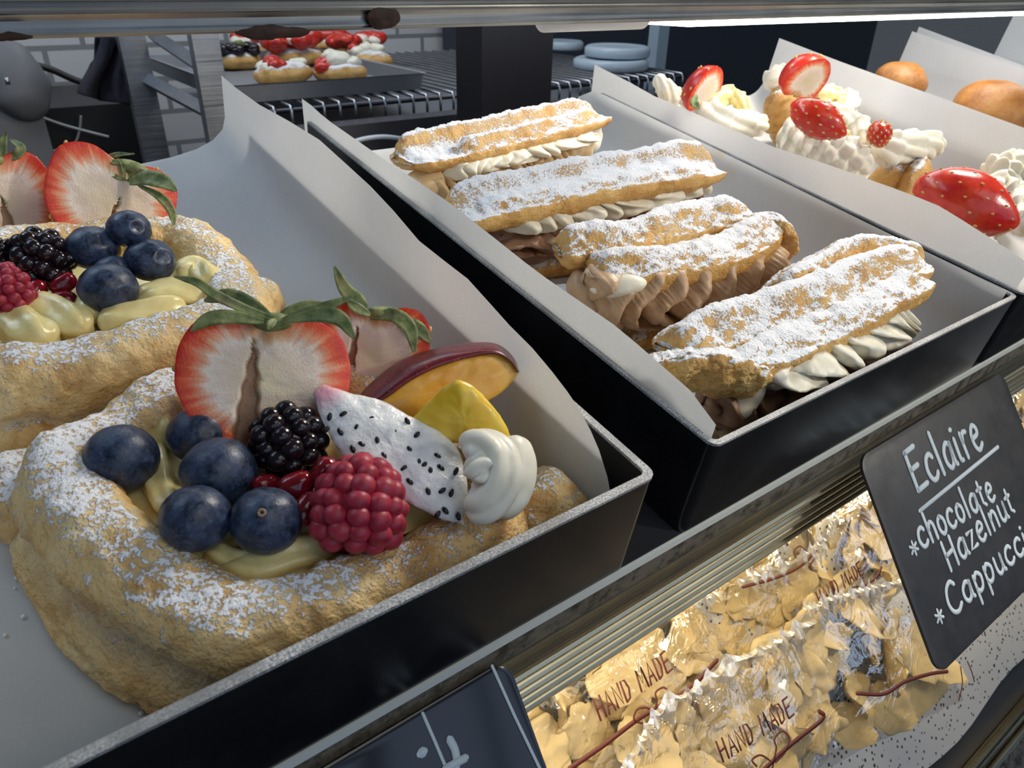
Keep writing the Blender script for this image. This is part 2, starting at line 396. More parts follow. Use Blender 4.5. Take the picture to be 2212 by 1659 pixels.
# ------------------------------------------------------------------ the setting: shelf, front rail, trays, papers
def prism(prof, x0, x1, close=True, nx=2):     # a profile in (y, z) run along x
    rows = [[(x, y, z) for (y, z) in prof] for x in np.linspace(x0, x1, nx)]
    V, F = grid(rows, close)
    if close:
        n = len(prof); F += [tuple(range(n))[::-1], tuple(range((nx - 1) * n, nx * n))]
    return V, F
def rrect(x0, x1, y0, y1, r, z, k=5):
    out = []
    for cx_, cy_, a in ((x1 - r, y0 + r, -90), (x1 - r, y1 - r, 0), (x0 + r, y1 - r, 90), (x0 + r, y0 + r, 180)):
        for i in range(k):
            t = math.radians(a + 90 * i / (k - 1)); out.append((cx_ + r * math.cos(t), cy_ + r * math.sin(t), z))
    return out
def ringed(rows, cap0=True, cap1=True):
    V, F = grid(rows, True); n = len(rows[0])
    if cap0: F.append(tuple(range(n))[::-1])
    if cap1: F.append(tuple(range((len(rows) - 1) * n, len(rows) * n)))
    return V, F

sh = thing('display_shelf', 'long dark shelf that carries the row of black pastry trays', 'shelf', (0.5, 0.3, -0.004))
part('shelf_board', MB().box((-.6, .086, -.004), (1.9, .384, 0)), DARK, sh, smooth=False)
part('edge_strip', prism([(.0848, -.0038), (.0859, -.0038), (.0859, -.0004), (.0848, -.0004)], -.6, 1.9), GLASS_EDGE, sh, 'thin bright edge strip', smooth=False)
fr = thing('shelf_front_rail', 'ribbed aluminium rail under the front edge of the tray shelf, grimy along its top', 'rail', (0.5, .09, -.06))
part('grimy_face', prism([(.0856, -.0042), (.094, -.0042), (.094, -.0145), (.0852, -.0140)], -.6, 1.9), GRIME, fr, smooth=False)
rib = [(.095, -.0142), (.0852, -.0142)] + [(.0846 + .0004 * math.cos(a), -.0150 - .0115 * (a / PI)) for a in np.linspace(0, PI, 6)]
for k in range(5):
    z = -.0272 - .0064 * k
    rib += [(.0872, z - .0004), (.0872, z - .0024), (.0856, z - .0030), (.0848, z - .0040), (.0848, z - .0054), (.0856, z - .0062)]
rib += [(.0866, -.0596), (.095, -.0596)]
part('ribbed_profile', prism(rib, -.6, 1.9), ALU, fr, smooth=False)

def tray(x0, x1, label, y0=.0855, y1=.380, h=.040):
    t = thing('bakery_tray', label, 'tray', ((x0 + x1) / 2, (y0 + y1) / 2, 0), 'black display trays in a row on the shelf')
    a, b = .0035, (.0021 if x0 < 0 else .0016); lo = .009                # the back wall is only a low lip
    def ring(i, z, zl, r):
        p = rrect(x0 + i, x1 - i, y0 + i, y1 - i, r, z, 5); k = [(x, y, zl) for x, y, _ in p[5:15]]; yb = y1 - i - r
        return p[:5] + [(x1 - i, yb - .0021, z), (x1 - i, yb - .002, zl)] + k + [(x0 + i, yb - .002, zl), (x0 + i, yb - .0021, z)] + p[15:]
    body = ringed([ring(0, .0002, .0002, a), ring(0, h - .0008, lo, a), ring(b, h - .0008, lo, a * .6), ring(b, .002, .002, a * .6)])
    part('tray_body', body, BLACK, t, sharp=35)
    e = .0002; q = [ring(-e, h - .0010, lo - .0002, a), ring(-e, h, lo + .0008, a), ring(b + e, h, lo + .0008, a * .6), ring(b + e, h - .0010, lo - .0002, a * .6)]
    part('rim', grid(q + q[:1], True), RIM, t, 'scuffed grey cut edge of the tray', sharp=35)
    return t
TX = [(-.075, .1353), (.1600, .3680), (.3725, .5800), (.5850, .7930), (.7980, 1.004)]
tray(*TX[0], 'black tray of fruit pastries, nearest of the row')
tray(*TX[1], 'black tray holding the four sugared eclairs')
tray(*TX[2], 'black tray of strawberry cream puffs')
tray(*TX[3], 'black tray of round brown buns')
tray(*TX[4], 'black tray beyond the buns, at the far end of the row')

def sheet(ys, fn, n=26):                       # rows of a folded sheet: fn(y) -> control polyline in (x, z)
    rows = []
    for y in ys:
        c = fn(y); p = smoothpath([(a[0], a[1], 0) for a in c], n) if not isinstance(c, np.ndarray) else c
        rows.append([(q[0], y if len(a_ := q) < 4 else q[3], q[1]) for q in p])
    return grid(rows)
def fillet(pts, r, n=7):                       # polyline in (x, z) with rounded corners, constant number of points
    pts = [np.array(p, float) for p in pts]; out = [pts[0]]
    for a, b, c, rr in zip(pts, pts[1:], pts[2:], r):
        d1 = a - b; d2 = c - b; k1 = min(rr, .49 * np.linalg.norm(d1)); k2 = min(rr, .49 * np.linalg.norm(d2))
        s, e = b + nrm(d1) * k1, b + nrm(d2) * k2
        for t in np.linspace(0, 1, n): out.append((1 - t) ** 2 * s + 2 * t * (1 - t) * b + t * t * e)
    out.append(pts[-1]); return np.array(out)
def crinkle(V, amp, freq, seed, keep=None):
    V = np.array(V); d = fbm(V, freq, 3, seed) * amp
    V[:, 0] += d; V[:, 2] += np.abs(fbm(V, freq * .8, 2, seed + 5)) * amp * .6
    return V
# parchment of the first tray: flat on the floor, curling up the right wall and over the back
top = [(478, 163), (510, 190), (560, 226), (625, 262), (690, 302), (752, 358), (800, 402), (850, 455), (905, 520), (958, 562), (1010, 602), (1058, 655), (1100, 702), (1150, 752), (1192, 802), (1225, 845), (1252, 885), (1276, 930), (1294, 972), (1312, 1030), (1319, 1066)]
tp = [onx(u, v, .1285) for k, (u, v) in enumerate(top)][::-1]
tp[0][2] = min(tp[0][2], .045)
rows = []
for k, q in enumerate(tp):
    y = q[1]; back = max(0, (y - .325) / .045); zf = .0028 + .0095 * min(back, 1) ** 1.5
    r = .010 + .012 * min(1, max(0, (y - .12) / .15)) + .045 * min(1, max(0, (y - .32) / .06))
    leanx = q[0]
    prof = fillet([(-.0705, .036 - .020 * min(back, 1)), (-.0700, zf), (leanx - .001, zf), (leanx, q[2])], [.006, r])
    prof = np.vstack([prof[:9], [prof[8] + (prof[9] - prof[8]) * t for t in np.linspace(.12, .88, 8)], prof[9:]])
    rows.append([(p[0], y + (.000 if k else 0), p[1]) for p in prof])
V, F = grid(rows)
solid('parchment_sheet', (V, F), PAPER, 'large white baking paper curling up beside the fruit pastries', 'paper', 'parchment liners in the trays')
def liner(i, label, tl, tr, hump=.02, mat=PAPER, ya=.0895, yb=.388, wav=0, lip=.007, nr=26):
    x0, x1 = TX[i]; x0 += .0037; x1 -= .0037; rows = []
    for y in np.linspace(ya, yb, nr):
        f = (y - ya) / (yb - ya); back = max(0, (y - .350) / .024); zf = .0027 + .0085 * min(1, back) ** 1.5 + lip * max(0, (y - .370) / .045)
        L = np.interp(f, [a for a, _ in tl], [b for _, b in tl]); R = np.interp(f, [a for a, _ in tr], [b for _, b in tr])
        k = wav * math.sin(f * 37) * (L > .041)
        prof = fillet([(x0 + k - .002 * max(0, (L - .041) / .02), L), (x0 + .0003, .03), (x0 + .001, zf), (x1 - .001, zf), (x1, R)], [.004, .008, hump])
        rows.append([(p[0], y, p[1]) for p in prof])
    return solid('parchment_sheet', grid(rows), mat, label, 'paper', 'parchment liners in the trays')
liner(1, 'white baking paper under the eclairs with faint oil stains', [(0, .044), (.04, .049), (.15, .052), (.3, .050), (.5, .0515), (.7, .0485), (.9, .0465), (.97, .048), (1, .0475)], [(0, .041), (.6, .0425), (.95, .043), (1, .034)], .032, PAPER_ST)
liner(2, 'white baking paper under the strawberry cream puffs', [(0, .052), (.15, .060), (.3, .058), (.5, .053), (.8, .052), (1, .055)], [(0, .06), (.4, .062), (.8, .064), (1, .066)], .02, wav=.0006, lip=.024)
liner(3, 'white baking paper rising behind the round buns', [(0, .05), (1, .052)], [(0, .06), (.6, .062), (1, .066)], .02, wav=.0008, lip=.02)
liner(4, 'white baking paper in the farthest tray', [(0, .05), (1, .07)], [(0, .06), (1, .09)], .02)

# ------------------------------------------------------------------ pastry builders
def addattr(o, name, vals):
    a = o.data.attributes.new(name, 'FLOAT', 'POINT'); a.data.foreach_set('value', np.asarray(vals, np.float32))
def rough(V, F, amp, freq, octv=4, seed=0, mask=None):
    V = np.asarray(V, float); d = fbm(V, freq, octv, seed) * amp
    if mask is not None: d = d * mask
    return V + normals(V, F) * d[:, None]

def danish(name, label, quad, zr, hw, ears, seed, sugar, overhang=.004, rimz=None):
    """square puff pastry: a layered base, a raised rim with folded ears, custard inside"""
    q = np.array(quad, float); c = q.mean(0); root = thing(name, label, 'pastry', (c[0], c[1], .003), 'fruit pastries in the nearest tray')
    n = 4; per = 70; path = []; hh = []
    for k in range(4):                        # rounded outline of the rim's ridge
        a, b, d = q[k - 1], q[k], q[(k + 1) % 4]; r = .012
        s, e = b + nrm(a - b) * r, b + nrm(d - b) * r
        e0 = q[(k + 1) % 4] + nrm(b - q[(k + 1) % 4]) * r
        for t in np.linspace(0, 1, 22, endpoint=False): path.append((1 - t) ** 2 * s + 2 * t * (1 - t) * b + t * t * e); hh.append(k)
        for t in np.linspace(0, 1, 48, endpoint=False):
            bow = nrm(np.array([(e0 - e)[1], -(e0 - e)[0]])) * .003 * math.sin(PI * t); path.append(e + (e0 - e) * t + bow); hh.append(k + t)
    path = np.array(path); d_ = np.r_[0, np.cumsum(np.linalg.norm(np.roll(path, -1, 0) - path, axis=1))]; tt = np.linspace(0, d_[-1], 281)[:-1]; pc = np.vstack([path, path[:1]])
    hh = np.interp(tt, d_, hh + [4.0]); path = np.stack([np.interp(tt, d_, pc[:, 0]), np.interp(tt, d_, pc[:, 1])], 1)
    for _ in range(10): path = .5 * path + .25 * (np.roll(path, 1, 0) + np.roll(path, -1, 0))
    N = len(path); T = np.roll(path, -1, 0) - np.roll(path, 1, 0); T /= np.linalg.norm(T, axis=1, keepdims=True)
    out = np.stack([T[:, 1], -T[:, 0]], 1)
    if ((path - c) * out).sum() < 0: out = -out
    m = 56; rows = []; pale = []; th = np.linspace(0, 2 * PI, m, endpoint=False)
    for i in range(N):
        ph = i / N; wv = .5 + vnoise(np.array([[math.cos(2 * PI * ph) * 3, math.sin(2 * PI * ph) * 3, seed]]), seed)[0]
        H = zr * (.86 + .16 * wv) if rimz is None else zr * (.93 + .1 * wv) * np.interp(hh[i], [0, 1, 2, 3, 4], rimz + [rimz[0]])
        W = hw * (.85 + .22 * wv); ring = []
        for a in th:
            ca, sa = math.cos(a), math.sin(a)
            ox = W * np.sign(ca) * abs(ca) ** .68 + overhang * (1 - (sa + 1) / 2) * (1 if ca > 0 else .2)
            z = H * (.5 + .5 * np.sign(sa) * abs(sa) ** .66)
            g_ = 0
            if ca > 0:                         # the laminated side: a pale crevice under the crust, flaky leaves below
                g_ = math.exp(-((z - H * (.36 + .10 * wv)) / (H * .13)) ** 2); ox += .0010 * math.sin(z * 2 * PI / .0046 + 3 * wv) * (z < H * .75) - .0052 * g_ + .002 * math.exp(-((z - H * .1) / (H * .1)) ** 2)
            pale.append(.85 * g_)
            ring.append((path[i][0] + out[i][0] * ox, path[i][1] + out[i][1] * ox, .0032 + z))
        rows.append(ring)
    V, F = grid(rows, True); F = [f[::-1] for f in F]; n0 = (N - 1) * m; F += [(j, (j + 1) % m, n0 + (j + 1) % m, n0 + j) for j in range(m)]
    V = rough(V, F, .0042, 75, 3, seed); V = rough(V, F, .0022, 330, 3, seed + 3); V = rough(V, F, .0009, 1100, 2, seed + 4)
    mb = MB().add(V, F)
    for (ex, ey, ez, sx, sy, sz, rz) in ears:      # folded-over ears
        B, G = ball(40, 26); B = xf(B, Euler((0, 0, rz)).to_matrix(), 1, (0, 0, 0)) if 0 else B
        B = B * np.array([sx, sy, sz]); cr, sr = math.cos(rz), math.sin(rz)
        B = np.stack([B[:, 0] * cr - B[:, 1] * sr, B[:, 0] * sr + B[:, 1] * cr, B[:, 2]], 1) + np.array([ex, ey, ez])
        B = rough(B, G, .006, 90, 3, seed + 11); B = rough(B, G, .0022, 350, 3, seed + 12); B[:, 2] = np.maximum(B[:, 2], .0031)
        mb.add(B, G)
    V, F = mb.arr; V[:, 2] = np.maximum(V[:, 2], .0031); V[:, 0] = np.minimum(V[:, 0], .1272 - np.maximum(0, .0125 - V[:, 2])); V[:, 1] = np.where(V[:, 1] < .0925, .0895 + .003 * np.exp((V[:, 1] - .0925) / .003), V[:, 1])
    o = part('pastry_case', (V, F), PUFF, root); nn = normals(V, F)
    big = fbm(V, 45, 3, seed + 20); addattr(o, 'sugar', sugar(V) + big * .5); addattr(o, 'pale', pale + [0] * (len(V) - len(pale)))
    # floor of the case
    s = .80; Q = [c + (p - c) * s for p in q]; g = []
    for a in np.linspace(0, 1, 34):
        g.append([(*(Q[0] * (1 - a) * (1 - b) + Q[1] * (1 - a) * b + Q[3] * a * (1 - b) + Q[2] * a * b), 0) for b in np.linspace(0, 1, 34)])
    return root, grid(g), c
def custard(root, g, z, seed, amp=.0035, freq=70, pipes=(), dome=0.004, mat=None):
    V, F = g; V = np.array(V); cc = V.mean(0); R = np.linalg.norm(V[:, :2] - cc[:2], axis=1); R /= R.max()
    V[:, 2] = z + fbm(V, freq, 2, seed) * amp * 2 + dome * (1 - R ** 2); mb = MB().add(V, F)
    for pts, r in pipes:
        P = smoothpath(pts, 36); t = np.linspace(0, 1, 36); rad = r * np.sqrt(np.clip(1 - (2 * t - 1) ** 4, .02, 1))
        W, G = sweep(P, rad, 30, lambda th, s: 1 + .10 * np.cos(5 * th), twist=1.2); mb.add(rough(W, G, .0014, 160, 2, seed + 3), G)
    return part('custard_filling', mb, mat or CUSTARD, root)

def berry(name, label, u, v, rp, z, group, squash=.9, scar=None, wrinkle=0.0, seed=0, crown=False):
    p = onz(u, v, z); r = rp * depth(p) / FOC; B, G = ball(40, 24); A = axes(p, 0, 0, 0)
    B = rough(B, G, .05, 2.2, 2, seed) * np.array([1, squash, 1])
    if wrinkle: B = rough(B, G, wrinkle, 2.6, 4, seed + 2)
    if crown:                                   # the little star-rimmed cup at the flower end
        d = nrm(np.array(crown)); a = B / np.linalg.norm(B, axis=1, keepdims=True) @ d; an = np.arccos(np.clip(a, -1, 1))
        B *= (1 - .16 * np.exp(-(an / .22) ** 2) + .06 * np.exp(-((an - .36) / .10) ** 2))[:, None]
    o = solid(name, (xf(B, A, r, p), G), BLUE, label, 'blueberry', group)
    if scar:
        d = nrm(np.array(scar)); mb = MB(); c = p + A @ (d * r * .985 * np.array([1, squash, 1])); a1 = nrm(np.cross(A @ d, [0.3, .2, 1])); a2 = np.cross(A @ d, a1)
        path = [c + (a1 * math.cos(t) + a2 * math.sin(t)) * r * .085 for t in np.linspace(0, 2 * PI, 13)]
        mb.tube(path, r * .045, 6); part('stem_scar', mb, SCAR, o)
    return o
def drupes(name, label, cat, u, v, z, rp, tall, mat, n, yaw, pitch, roll, group, dr=.30, seed=0):
    p = onz(u, v, z); s = rp * depth(p) / FOC; A = axes(p, yaw, pitch, roll); mb = MB(); rnd = random.Random(seed); B, G = ball(14, 8)
    rows = 6 if n < 10 else 8
    W, G2 = ball(20, 12); mb.add(xf(W * np.array([.85, tall * .90, .85]), A, s, p), G2)
    for k in range(rows):
        la = math.radians(-62 + 148 * k / (rows - 1)); rr = math.cos(la) ** .8 if la < PI / 2 else 0
        m = max(1, int(round(n * max(rr, .12))))
        for j in range(m):
            ph = 2 * PI * (j + .5 * (k % 2)) / m + rnd.uniform(-.12, .12)
            tpr = 1 - .16 * math.sin(la) * (n > 10); x = .84 * rr * tpr * math.cos(ph); zz = .84 * rr * tpr * math.sin(ph); y = tall * .90 * math.sin(la)
            d = dr * rnd.uniform(.86, 1.1); mb.add(xf(B * np.array([d, d * .95, d]), A, s, p + A @ np.array([x, y, zz]) * s), G)
    return solid(name, mb, mat, label, cat, group)
def aril(label, u, v, rp, z, roll, group, seed):
    p = onz(u, v, z); s = rp * depth(p) / FOC; B, G = ball(16, 10); B = B * np.array([1.25, .82, .8]); B = np.sign(B) * np.abs(B) ** .82
    B = rough(B, G, .10, 1.6, 1, seed); return solid('pomegranate_seed', (xf(B, axes(p, seed * 25 % 60 - 30, 10, roll), s, p), G), POM, label, 'pomegranate seed', group)

HALF = [(0, .41), (.10, .45), (.24, .50), (.37, .47), (.46, .36), (.50, .18), (.49, 0), (.44, -.16), (.36, -.30), (.25, -.41), (.12, -.48), (0, -.50)]
def strawberry_half(label, p, A, wdt, hgt, group, hole=None, seed=0, leaves=(), thick=.42, skin_only=False, half=HALF, calyx=(0, .40)):
    root = thing('strawberry_half', label, 'strawberry', tuple(p - np.array([0, 0, hgt * .45])), group)
    pts = smoothpath([(x, y, 0) for x, y in half], 60); L = pts[::-1][1:-1] * np.array([-1, 1, 1]); ol = np.vstack([pts, L])[:, :2]
    nz_ = 1 + .035 * fbm(np.c_[ol * 7, ol[:, :1] * 0], 1, 2, seed); ol = ol * nz_[:, None]; m = len(ol)
    rings = np.linspace(0, 1, 44) ** .8; V = []; rad = []; ang = []
    for k, r in enumerate(rings):
        for j in range(m):
            V.append((ol[j][0] * r, ol[j][1] * r, .012 * math.sqrt(max(0, 1 - r ** 6)))); rad.append(r); ang.append(j / m * 2 * PI)
    V = np.array(V); F = [(k * m + j, k * m + (j + 1) % m, (k + 1) * m + (j + 1) % m, (k + 1) * m + j) for k in range(len(rings) - 1) for j in range(m)]
    F = [f[::-1] for f in F]; hl = np.zeros(len(V))
    if hole:
        for hx, wy0, wy1, ww in hole:
            t = np.clip((V[:, 1] - wy0) / (wy1 - wy0), 0, 1); prof = (1 - np.clip(t, 0, 1)) ** .8 * np.minimum(1, t * 4 + .55) * ww
            hl = np.maximum(hl, np.clip((1.15 - np.abs(V[:, 0] - hx - .05 * V[:, 1] - .006 * np.sin(V[:, 1] * 40)) / np.maximum(prof, 1e-4)) * 3, 0, 1) * ((t > 0) & (t < 1)))
        V[:, 2] -= .05 * hl
    V[:, 2] += .012 * fbm(V, 9, 3, seed)
    gr = np.clip(1 - np.hypot(V[:, 0] * 1.3, V[:, 1] - .42) / .22, 0, 1)
    S = np.array([wdt, hgt, wdt]); o = part('cut_face', (xf(V * S, A, 1, p), F), FLESH, root, 'pale cut face')
    addattr(o, 'rad', rad); addattr(o, 'ang', ang); addattr(o, 'hole', hl); addattr(o, 'green', gr * .8)
    V = []; K = 12
    for k in range(K):
        t = PI / 2 * k / (K - 1); r = math.cos(t)
        for j in range(m): V.append((ol[j][0] * r, ol[j][1] * r, -thick * math.sin(t)))
    V = np.array(V); F = [(k * m + j, k * m + (j + 1) % m, (k + 1) * m + (j + 1) % m, (k + 1) * m + j) for k in range(K - 1) for j in range(m)]
    part('red_skin', (xf(V * S, A, 1, p), F), SKIN, root)
    sd = MB(); B, G = ball(8, 6); rnd = random.Random(seed)
    for k in range(26):
        j = rnd.randrange(m); t = rnd.uniform(.02, .9) * PI / 2; r = math.cos(t)
        q = np.array([ol[j][0] * r, ol[j][1] * r, -thick * math.sin(t)]) * S * 1.01; sd.add(xf(B * np.array([.0007, .0011, .0007]), A, 1, p + A @ q), G)
    part('seeds', sd, SEED, root)
    if calyx:
        B, G = ball(20, 10); B = rough(B * np.array([.15, .07, .12]) * wdt, G, .25 * .1 * wdt, 300, 2, seed); part('calyx', (xf(B, A, 1, p + A @ np.array([calyx[0] * wdt, calyx[1] * hgt, -.05 * wdt])), G), LEAF, root)
    for L in leaves: leaf(root, *L)
    return root
def leaf(root, pts, wd, fold=.25, nrmv=None):
    """a narrow blade along a 3-D path, folded along its middle"""
    P = smoothpath(pts, 16); t = np.linspace(0, 1, 16); W = .66 * wd * (np.sin(PI * np.clip(t * .93 + .05, 0, 1)) ** .75 + .06); rows = []
    T = np.gradient(P, axis=0)
    for i in range(16):
        z = nrm(CAM - P[i]) + np.array([0, 0, .5]); s = nrm(np.cross(T[i], z)); n_ = nrm(np.cross(s, T[i]))
        up = [P[i] + s * W[i] * a + n_ * (abs(a) * W[i] * fold) for a in (-1, -.55, 0, .55, 1)]
        rows.append(up + [q - n_ * .0004 for q in up[::-1]])
    V, F = grid(rows, True); V = rough(V, F, .0006, 300, 2, len(COL.objects)); return part('leaf', (V, F), LEAF, root)
def px(u, v, t): return CAM + t * ray(u, v)
def slab(outline, dep, thick, bulge=.0015, rings=12, push=None, n=90, nz_amp=.0012, seed=0, edge=.25):
    """a slice: front outline points (u, v) at depth dep(u, v), given real thickness away from the viewer"""
    o = smoothpath([(u, v, 0) for u, v in outline + outline[:1]], n + 1)[:-1]; c = o.mean(0); cp = px(c[0], c[1], dep(c[0], c[1])); ax = nrm(cp - CAM) if push is None else nrm(push)
    E = np.array([px(u, v, dep(u, v)) for u, v, _ in o]); rows = []; fr = []
    for r in np.linspace(.001, 1, rings):
        rows.append(cp + (E - cp) * r - ax * bulge * (1 - r ** 4)); fr.append(0)
    for k in range(1, 7):
        t = k / 6; rows.append(cp + (E - cp) * (1 + edge * .12 * math.sin(PI * t)) + ax * thick * t); fr.append(1)
    for r in (.8, .4, .001): rows.append(cp + (E - cp) * r + ax * (thick * (1 + .1 * (1 - r)))); fr.append(1)
    V, F = grid(rows, True); V = rough(V, F, nz_amp, 260, 3, seed); mi = [0 if i < (rings - 1) else 1 for i in range(len(rows) - 1) for _ in range(n)]
    return V, F, mi

# piped cream: a star-nozzle rope along a path
def rope(path, r, lobes=6, depth_=.22, twist=2.0, ruffle=0.0, nru=10, n=42, taper=.0, seed=0, squash=None):
    P = np.array(path); N = len(P); s = np.linspace(0, 1, N); rad = np.ones(N) * r
    rad *= np.sqrt(np.clip(1 - np.abs(2 * s - 1) ** 6, .05, 1))
    if taper: rad *= 1 - taper * s
    if ruffle: rad *= 1 + ruffle * (np.abs(((s * nru) % 1) - .3) - .3)
    V, F = sweep(P, rad, n, lambda th, q: 1 + depth_ * (np.abs(np.cos(lobes * th / 2)) - .6), twist=twist)
    return rough(V, F, r * .07, 1.2 / r, 2, seed), F
def swirl(c, R, h, turns, r, lobes=6, seed=0, tilt=None, n=120):
    """a rosette: the rope climbs a closing spiral"""
    t = np.linspace(0, 1, n); a = 2 * PI * turns * t + seed; rr = R * (1 - t) ** .8
    P = np.stack([rr * np.cos(a), rr * np.sin(a), h * t], 1)
    if tilt is not None: P = P @ np.array(Euler(tilt).to_matrix()).T
    return rope(P + np.array(c), r * (1 - .25 * t[:, None][:, 0]).mean(), lobes, .3, 6.0, seed=seed, n=36, taper=.35)

# ------------------------------------------------------------------ fruit pastries in the first tray
def rect2(*p): return [np.array(q, float) for q in p]
qa = [onz(500, 1345, .032)[:2], onz(1075, 1100, .030)[:2], np.array([.084, .200]), onz(100, 1012, .032)[:2]]
sugA = lambda V: np.where(V[:, 0] < .030 + .25 * (V[:, 1] - .12), .22, .06) + np.where(V[:, 2] < .016, -.25, 0) + np.where((V[:, 0] > .095), .14, 0)
A_, gA, cA = danish('fruit_danish', 'square puff pastry nearest the front, topped with dragon fruit, plum and berries', qa, .033, .0088,
                [(*onz(1178, 1090, .020)[:2], .014, .0155, .013, .0145, .5), (*onz(48, 1060, .014)[:2], .013, .014, .011, .012, 1.1), (*onz(330, 1430, .006)[:2], .006, .016, .0085, .0055, 2.2), (*onz(140, 1180, .004)[:2], .006, .006, .008, .005, .3)], 3, sugA, .0085, [.92, .80, 1, 1.06])
def at(pts, z): return [onz(u, v, zz) for (u, v), zz in zip(pts, z if isinstance(z, (list, tuple)) else [z] * len(pts))]
custard(A_, gA, .0245, 5, .0018, 80, [(at([(330, 960), (345, 1040), (370, 1090), (420, 1120)], .029), .0042), (at([(470, 1225), (560, 1232), (640, 1200), (730, 1172)], .0275), .0050),
        (at([(440, 1190), (520, 1215), (600, 1190)], .0285), .0035), (at([(300, 900), (340, 920), (380, 960)], .029), .006)], .004)
qb = [onz(-150, 835, .035)[:2], onz(535, 668, .035)[:2], onz(398, 492, .035)[:2], np.array([-.016, .298])]
sugB = lambda V: np.where(V[:, 0] > .055, .19, .15) + np.where(V[:, 2] < .020, -.25, 0)
B_, gB, cB = danish('fruit_danish', 'square puff pastry behind, with two strawberry halves and wrinkled blueberries', qb, .036, .0100,
                [(*onz(60, 960, .012)[:2], .012, .02, .010, .009, .1), (*onz(560, 660, .022)[:2], .020, .010, .010, .013, .8)], 8, sugB, .006)
custard(B_, gB, .0265, 9, .002, 70, [(at([(-30, 690), (40, 700), (110, 745)], .0345), .0066), (at([(40, 672), (120, 680), (190, 715)], .0345), .0062), (at([(110, 660), (170, 668), (205, 690)], .034), .0045),
        (at([(210, 700), (300, 690), (400, 660)], .034), .0058), (at([(290, 660), (380, 640), (450, 640)], .0335), .0062), (at([(380, 600), (430, 590), (475, 625)], .0335), .0058)], .003)

g1 = 'blueberries on the front pastry'; g2 = 'blueberries on the pastry behind'
berry('blueberry', 'round blueberry alone at the left corner of the front pastry', 263, 990, 76, .036, g1, .97, seed=1)
berry('blueberry', 'shiny blueberry just in front of the large strawberry half', 432, 940, 68, .036, g1, .9, seed=2, wrinkle=.03)
berry('blueberry', 'blueberry in the middle of the front cluster, resting above two others', 473, 1022, 80, .039, g1, .96, seed=3)
berry('blueberry', 'nearest blueberry at the left of the front pair', 423, 1120, 75, .0385, g1, .96, seed=4)
berry('blueberry', 'blueberry with a pale brown stem scar facing forward', 575, 1125, 77, .0375, g1, .95, scar=(-.12, .22, .95), seed=5)
berry('blueberry', 'wrinkled blueberry on top, leaning on the right strawberry half', 279, 495, 45, .050, g2, .9, seed=6, wrinkle=.10, crown=(.35, .1, .9))
berry('blueberry', 'wrinkled blueberry between the blackberry and the topmost blueberry', 200, 537, 55, .044, g2, .86, seed=7, wrinkle=.14)
berry('blueberry', 'wrinkled blueberry with a star-shaped crown beside the yellow custard', 324, 562, 52, .042, g2, .88, seed=8, wrinkle=.08, crown=(.5, .1, .8))
berry('blueberry', 'wrinkled blueberry lowest in the rear cluster, against the custard', 234, 622, 61, .041, g2, .88, seed=9, wrinkle=.10)
berry('blueberry', 'half hidden blueberry behind the lowest one of the rear cluster', 245, 588, 40, .040, g2, .9, seed=10)
drupes('blackberry', 'black shiny blackberry beside the dragon fruit slice', 'blackberry', 624, 955, .040, 74, 1.0, BLACKB, 9, 20, -20, 25, 'blackberries', .33, 1)
drupes('blackberry', 'flattened blackberry among the wrinkled blueberries', 'blackberry', 92, 560, .043, 60, .9, BLACKB, 9, 0, 30, 70, 'blackberries', .33, 2)
drupes('blackberry', 'dark berry cut off by the left edge, above the raspberry', 'blackberry', 2, 548, .045, 30, 1.0, BLACKB, 8, 0, 0, 0, 'blackberries', .33, 3)
drupes('raspberry', 'bright pink raspberry at the front of the front pastry', 'raspberry', 777, 1092, .040, 100, 1.0, RASP, 12, 10, -5, -8, 'raspberries', .27, 4)
drupes('raspberry', 'raspberry at the left edge on the pastry behind', 'raspberry', 8, 628, .043, 54, 1.05, RASP, 11, 0, 0, 10, 'raspberries', .26, 5)
for k, (lab, u, v, r, z, ro) in enumerate([('glossy pomegranate seed resting on top beside the raspberry', 700, 1022, 32, .042, 70), ('pomegranate seed between two blueberries and the blackberry', 640, 1048, 34, .040, 20),
        ('dark pomegranate seed under the front blackberry', 572, 1046, 26, .038, 10), ('pomegranate seed tucked behind the raspberry tip', 752, 1020, 30, .039, -30), ('pomegranate seed low between blueberry and raspberry', 662, 1098, 34, .0375, 60)]):
    aril(lab, u, v, r, z, ro, 'pomegranate seeds on the front pastry', k)
for k, (lab, u, v, r, z, ro) in enumerate([('pomegranate seed just under the flattened blackberry', 70, 590, 25, .041, -15), ('round pomegranate seed beside the lowest rear blueberry', 137, 613, 24, .040, 40),
        ('pomegranate seed touching the raspberry at the left edge', 78, 632, 25, .038, 70), ('pomegranate seed lying on the custard below the others', 136, 650, 26, .037, 0)]):
    aril(lab, u, v, r, z, ro, 'pomegranate seeds on the pastry behind', k + 7)

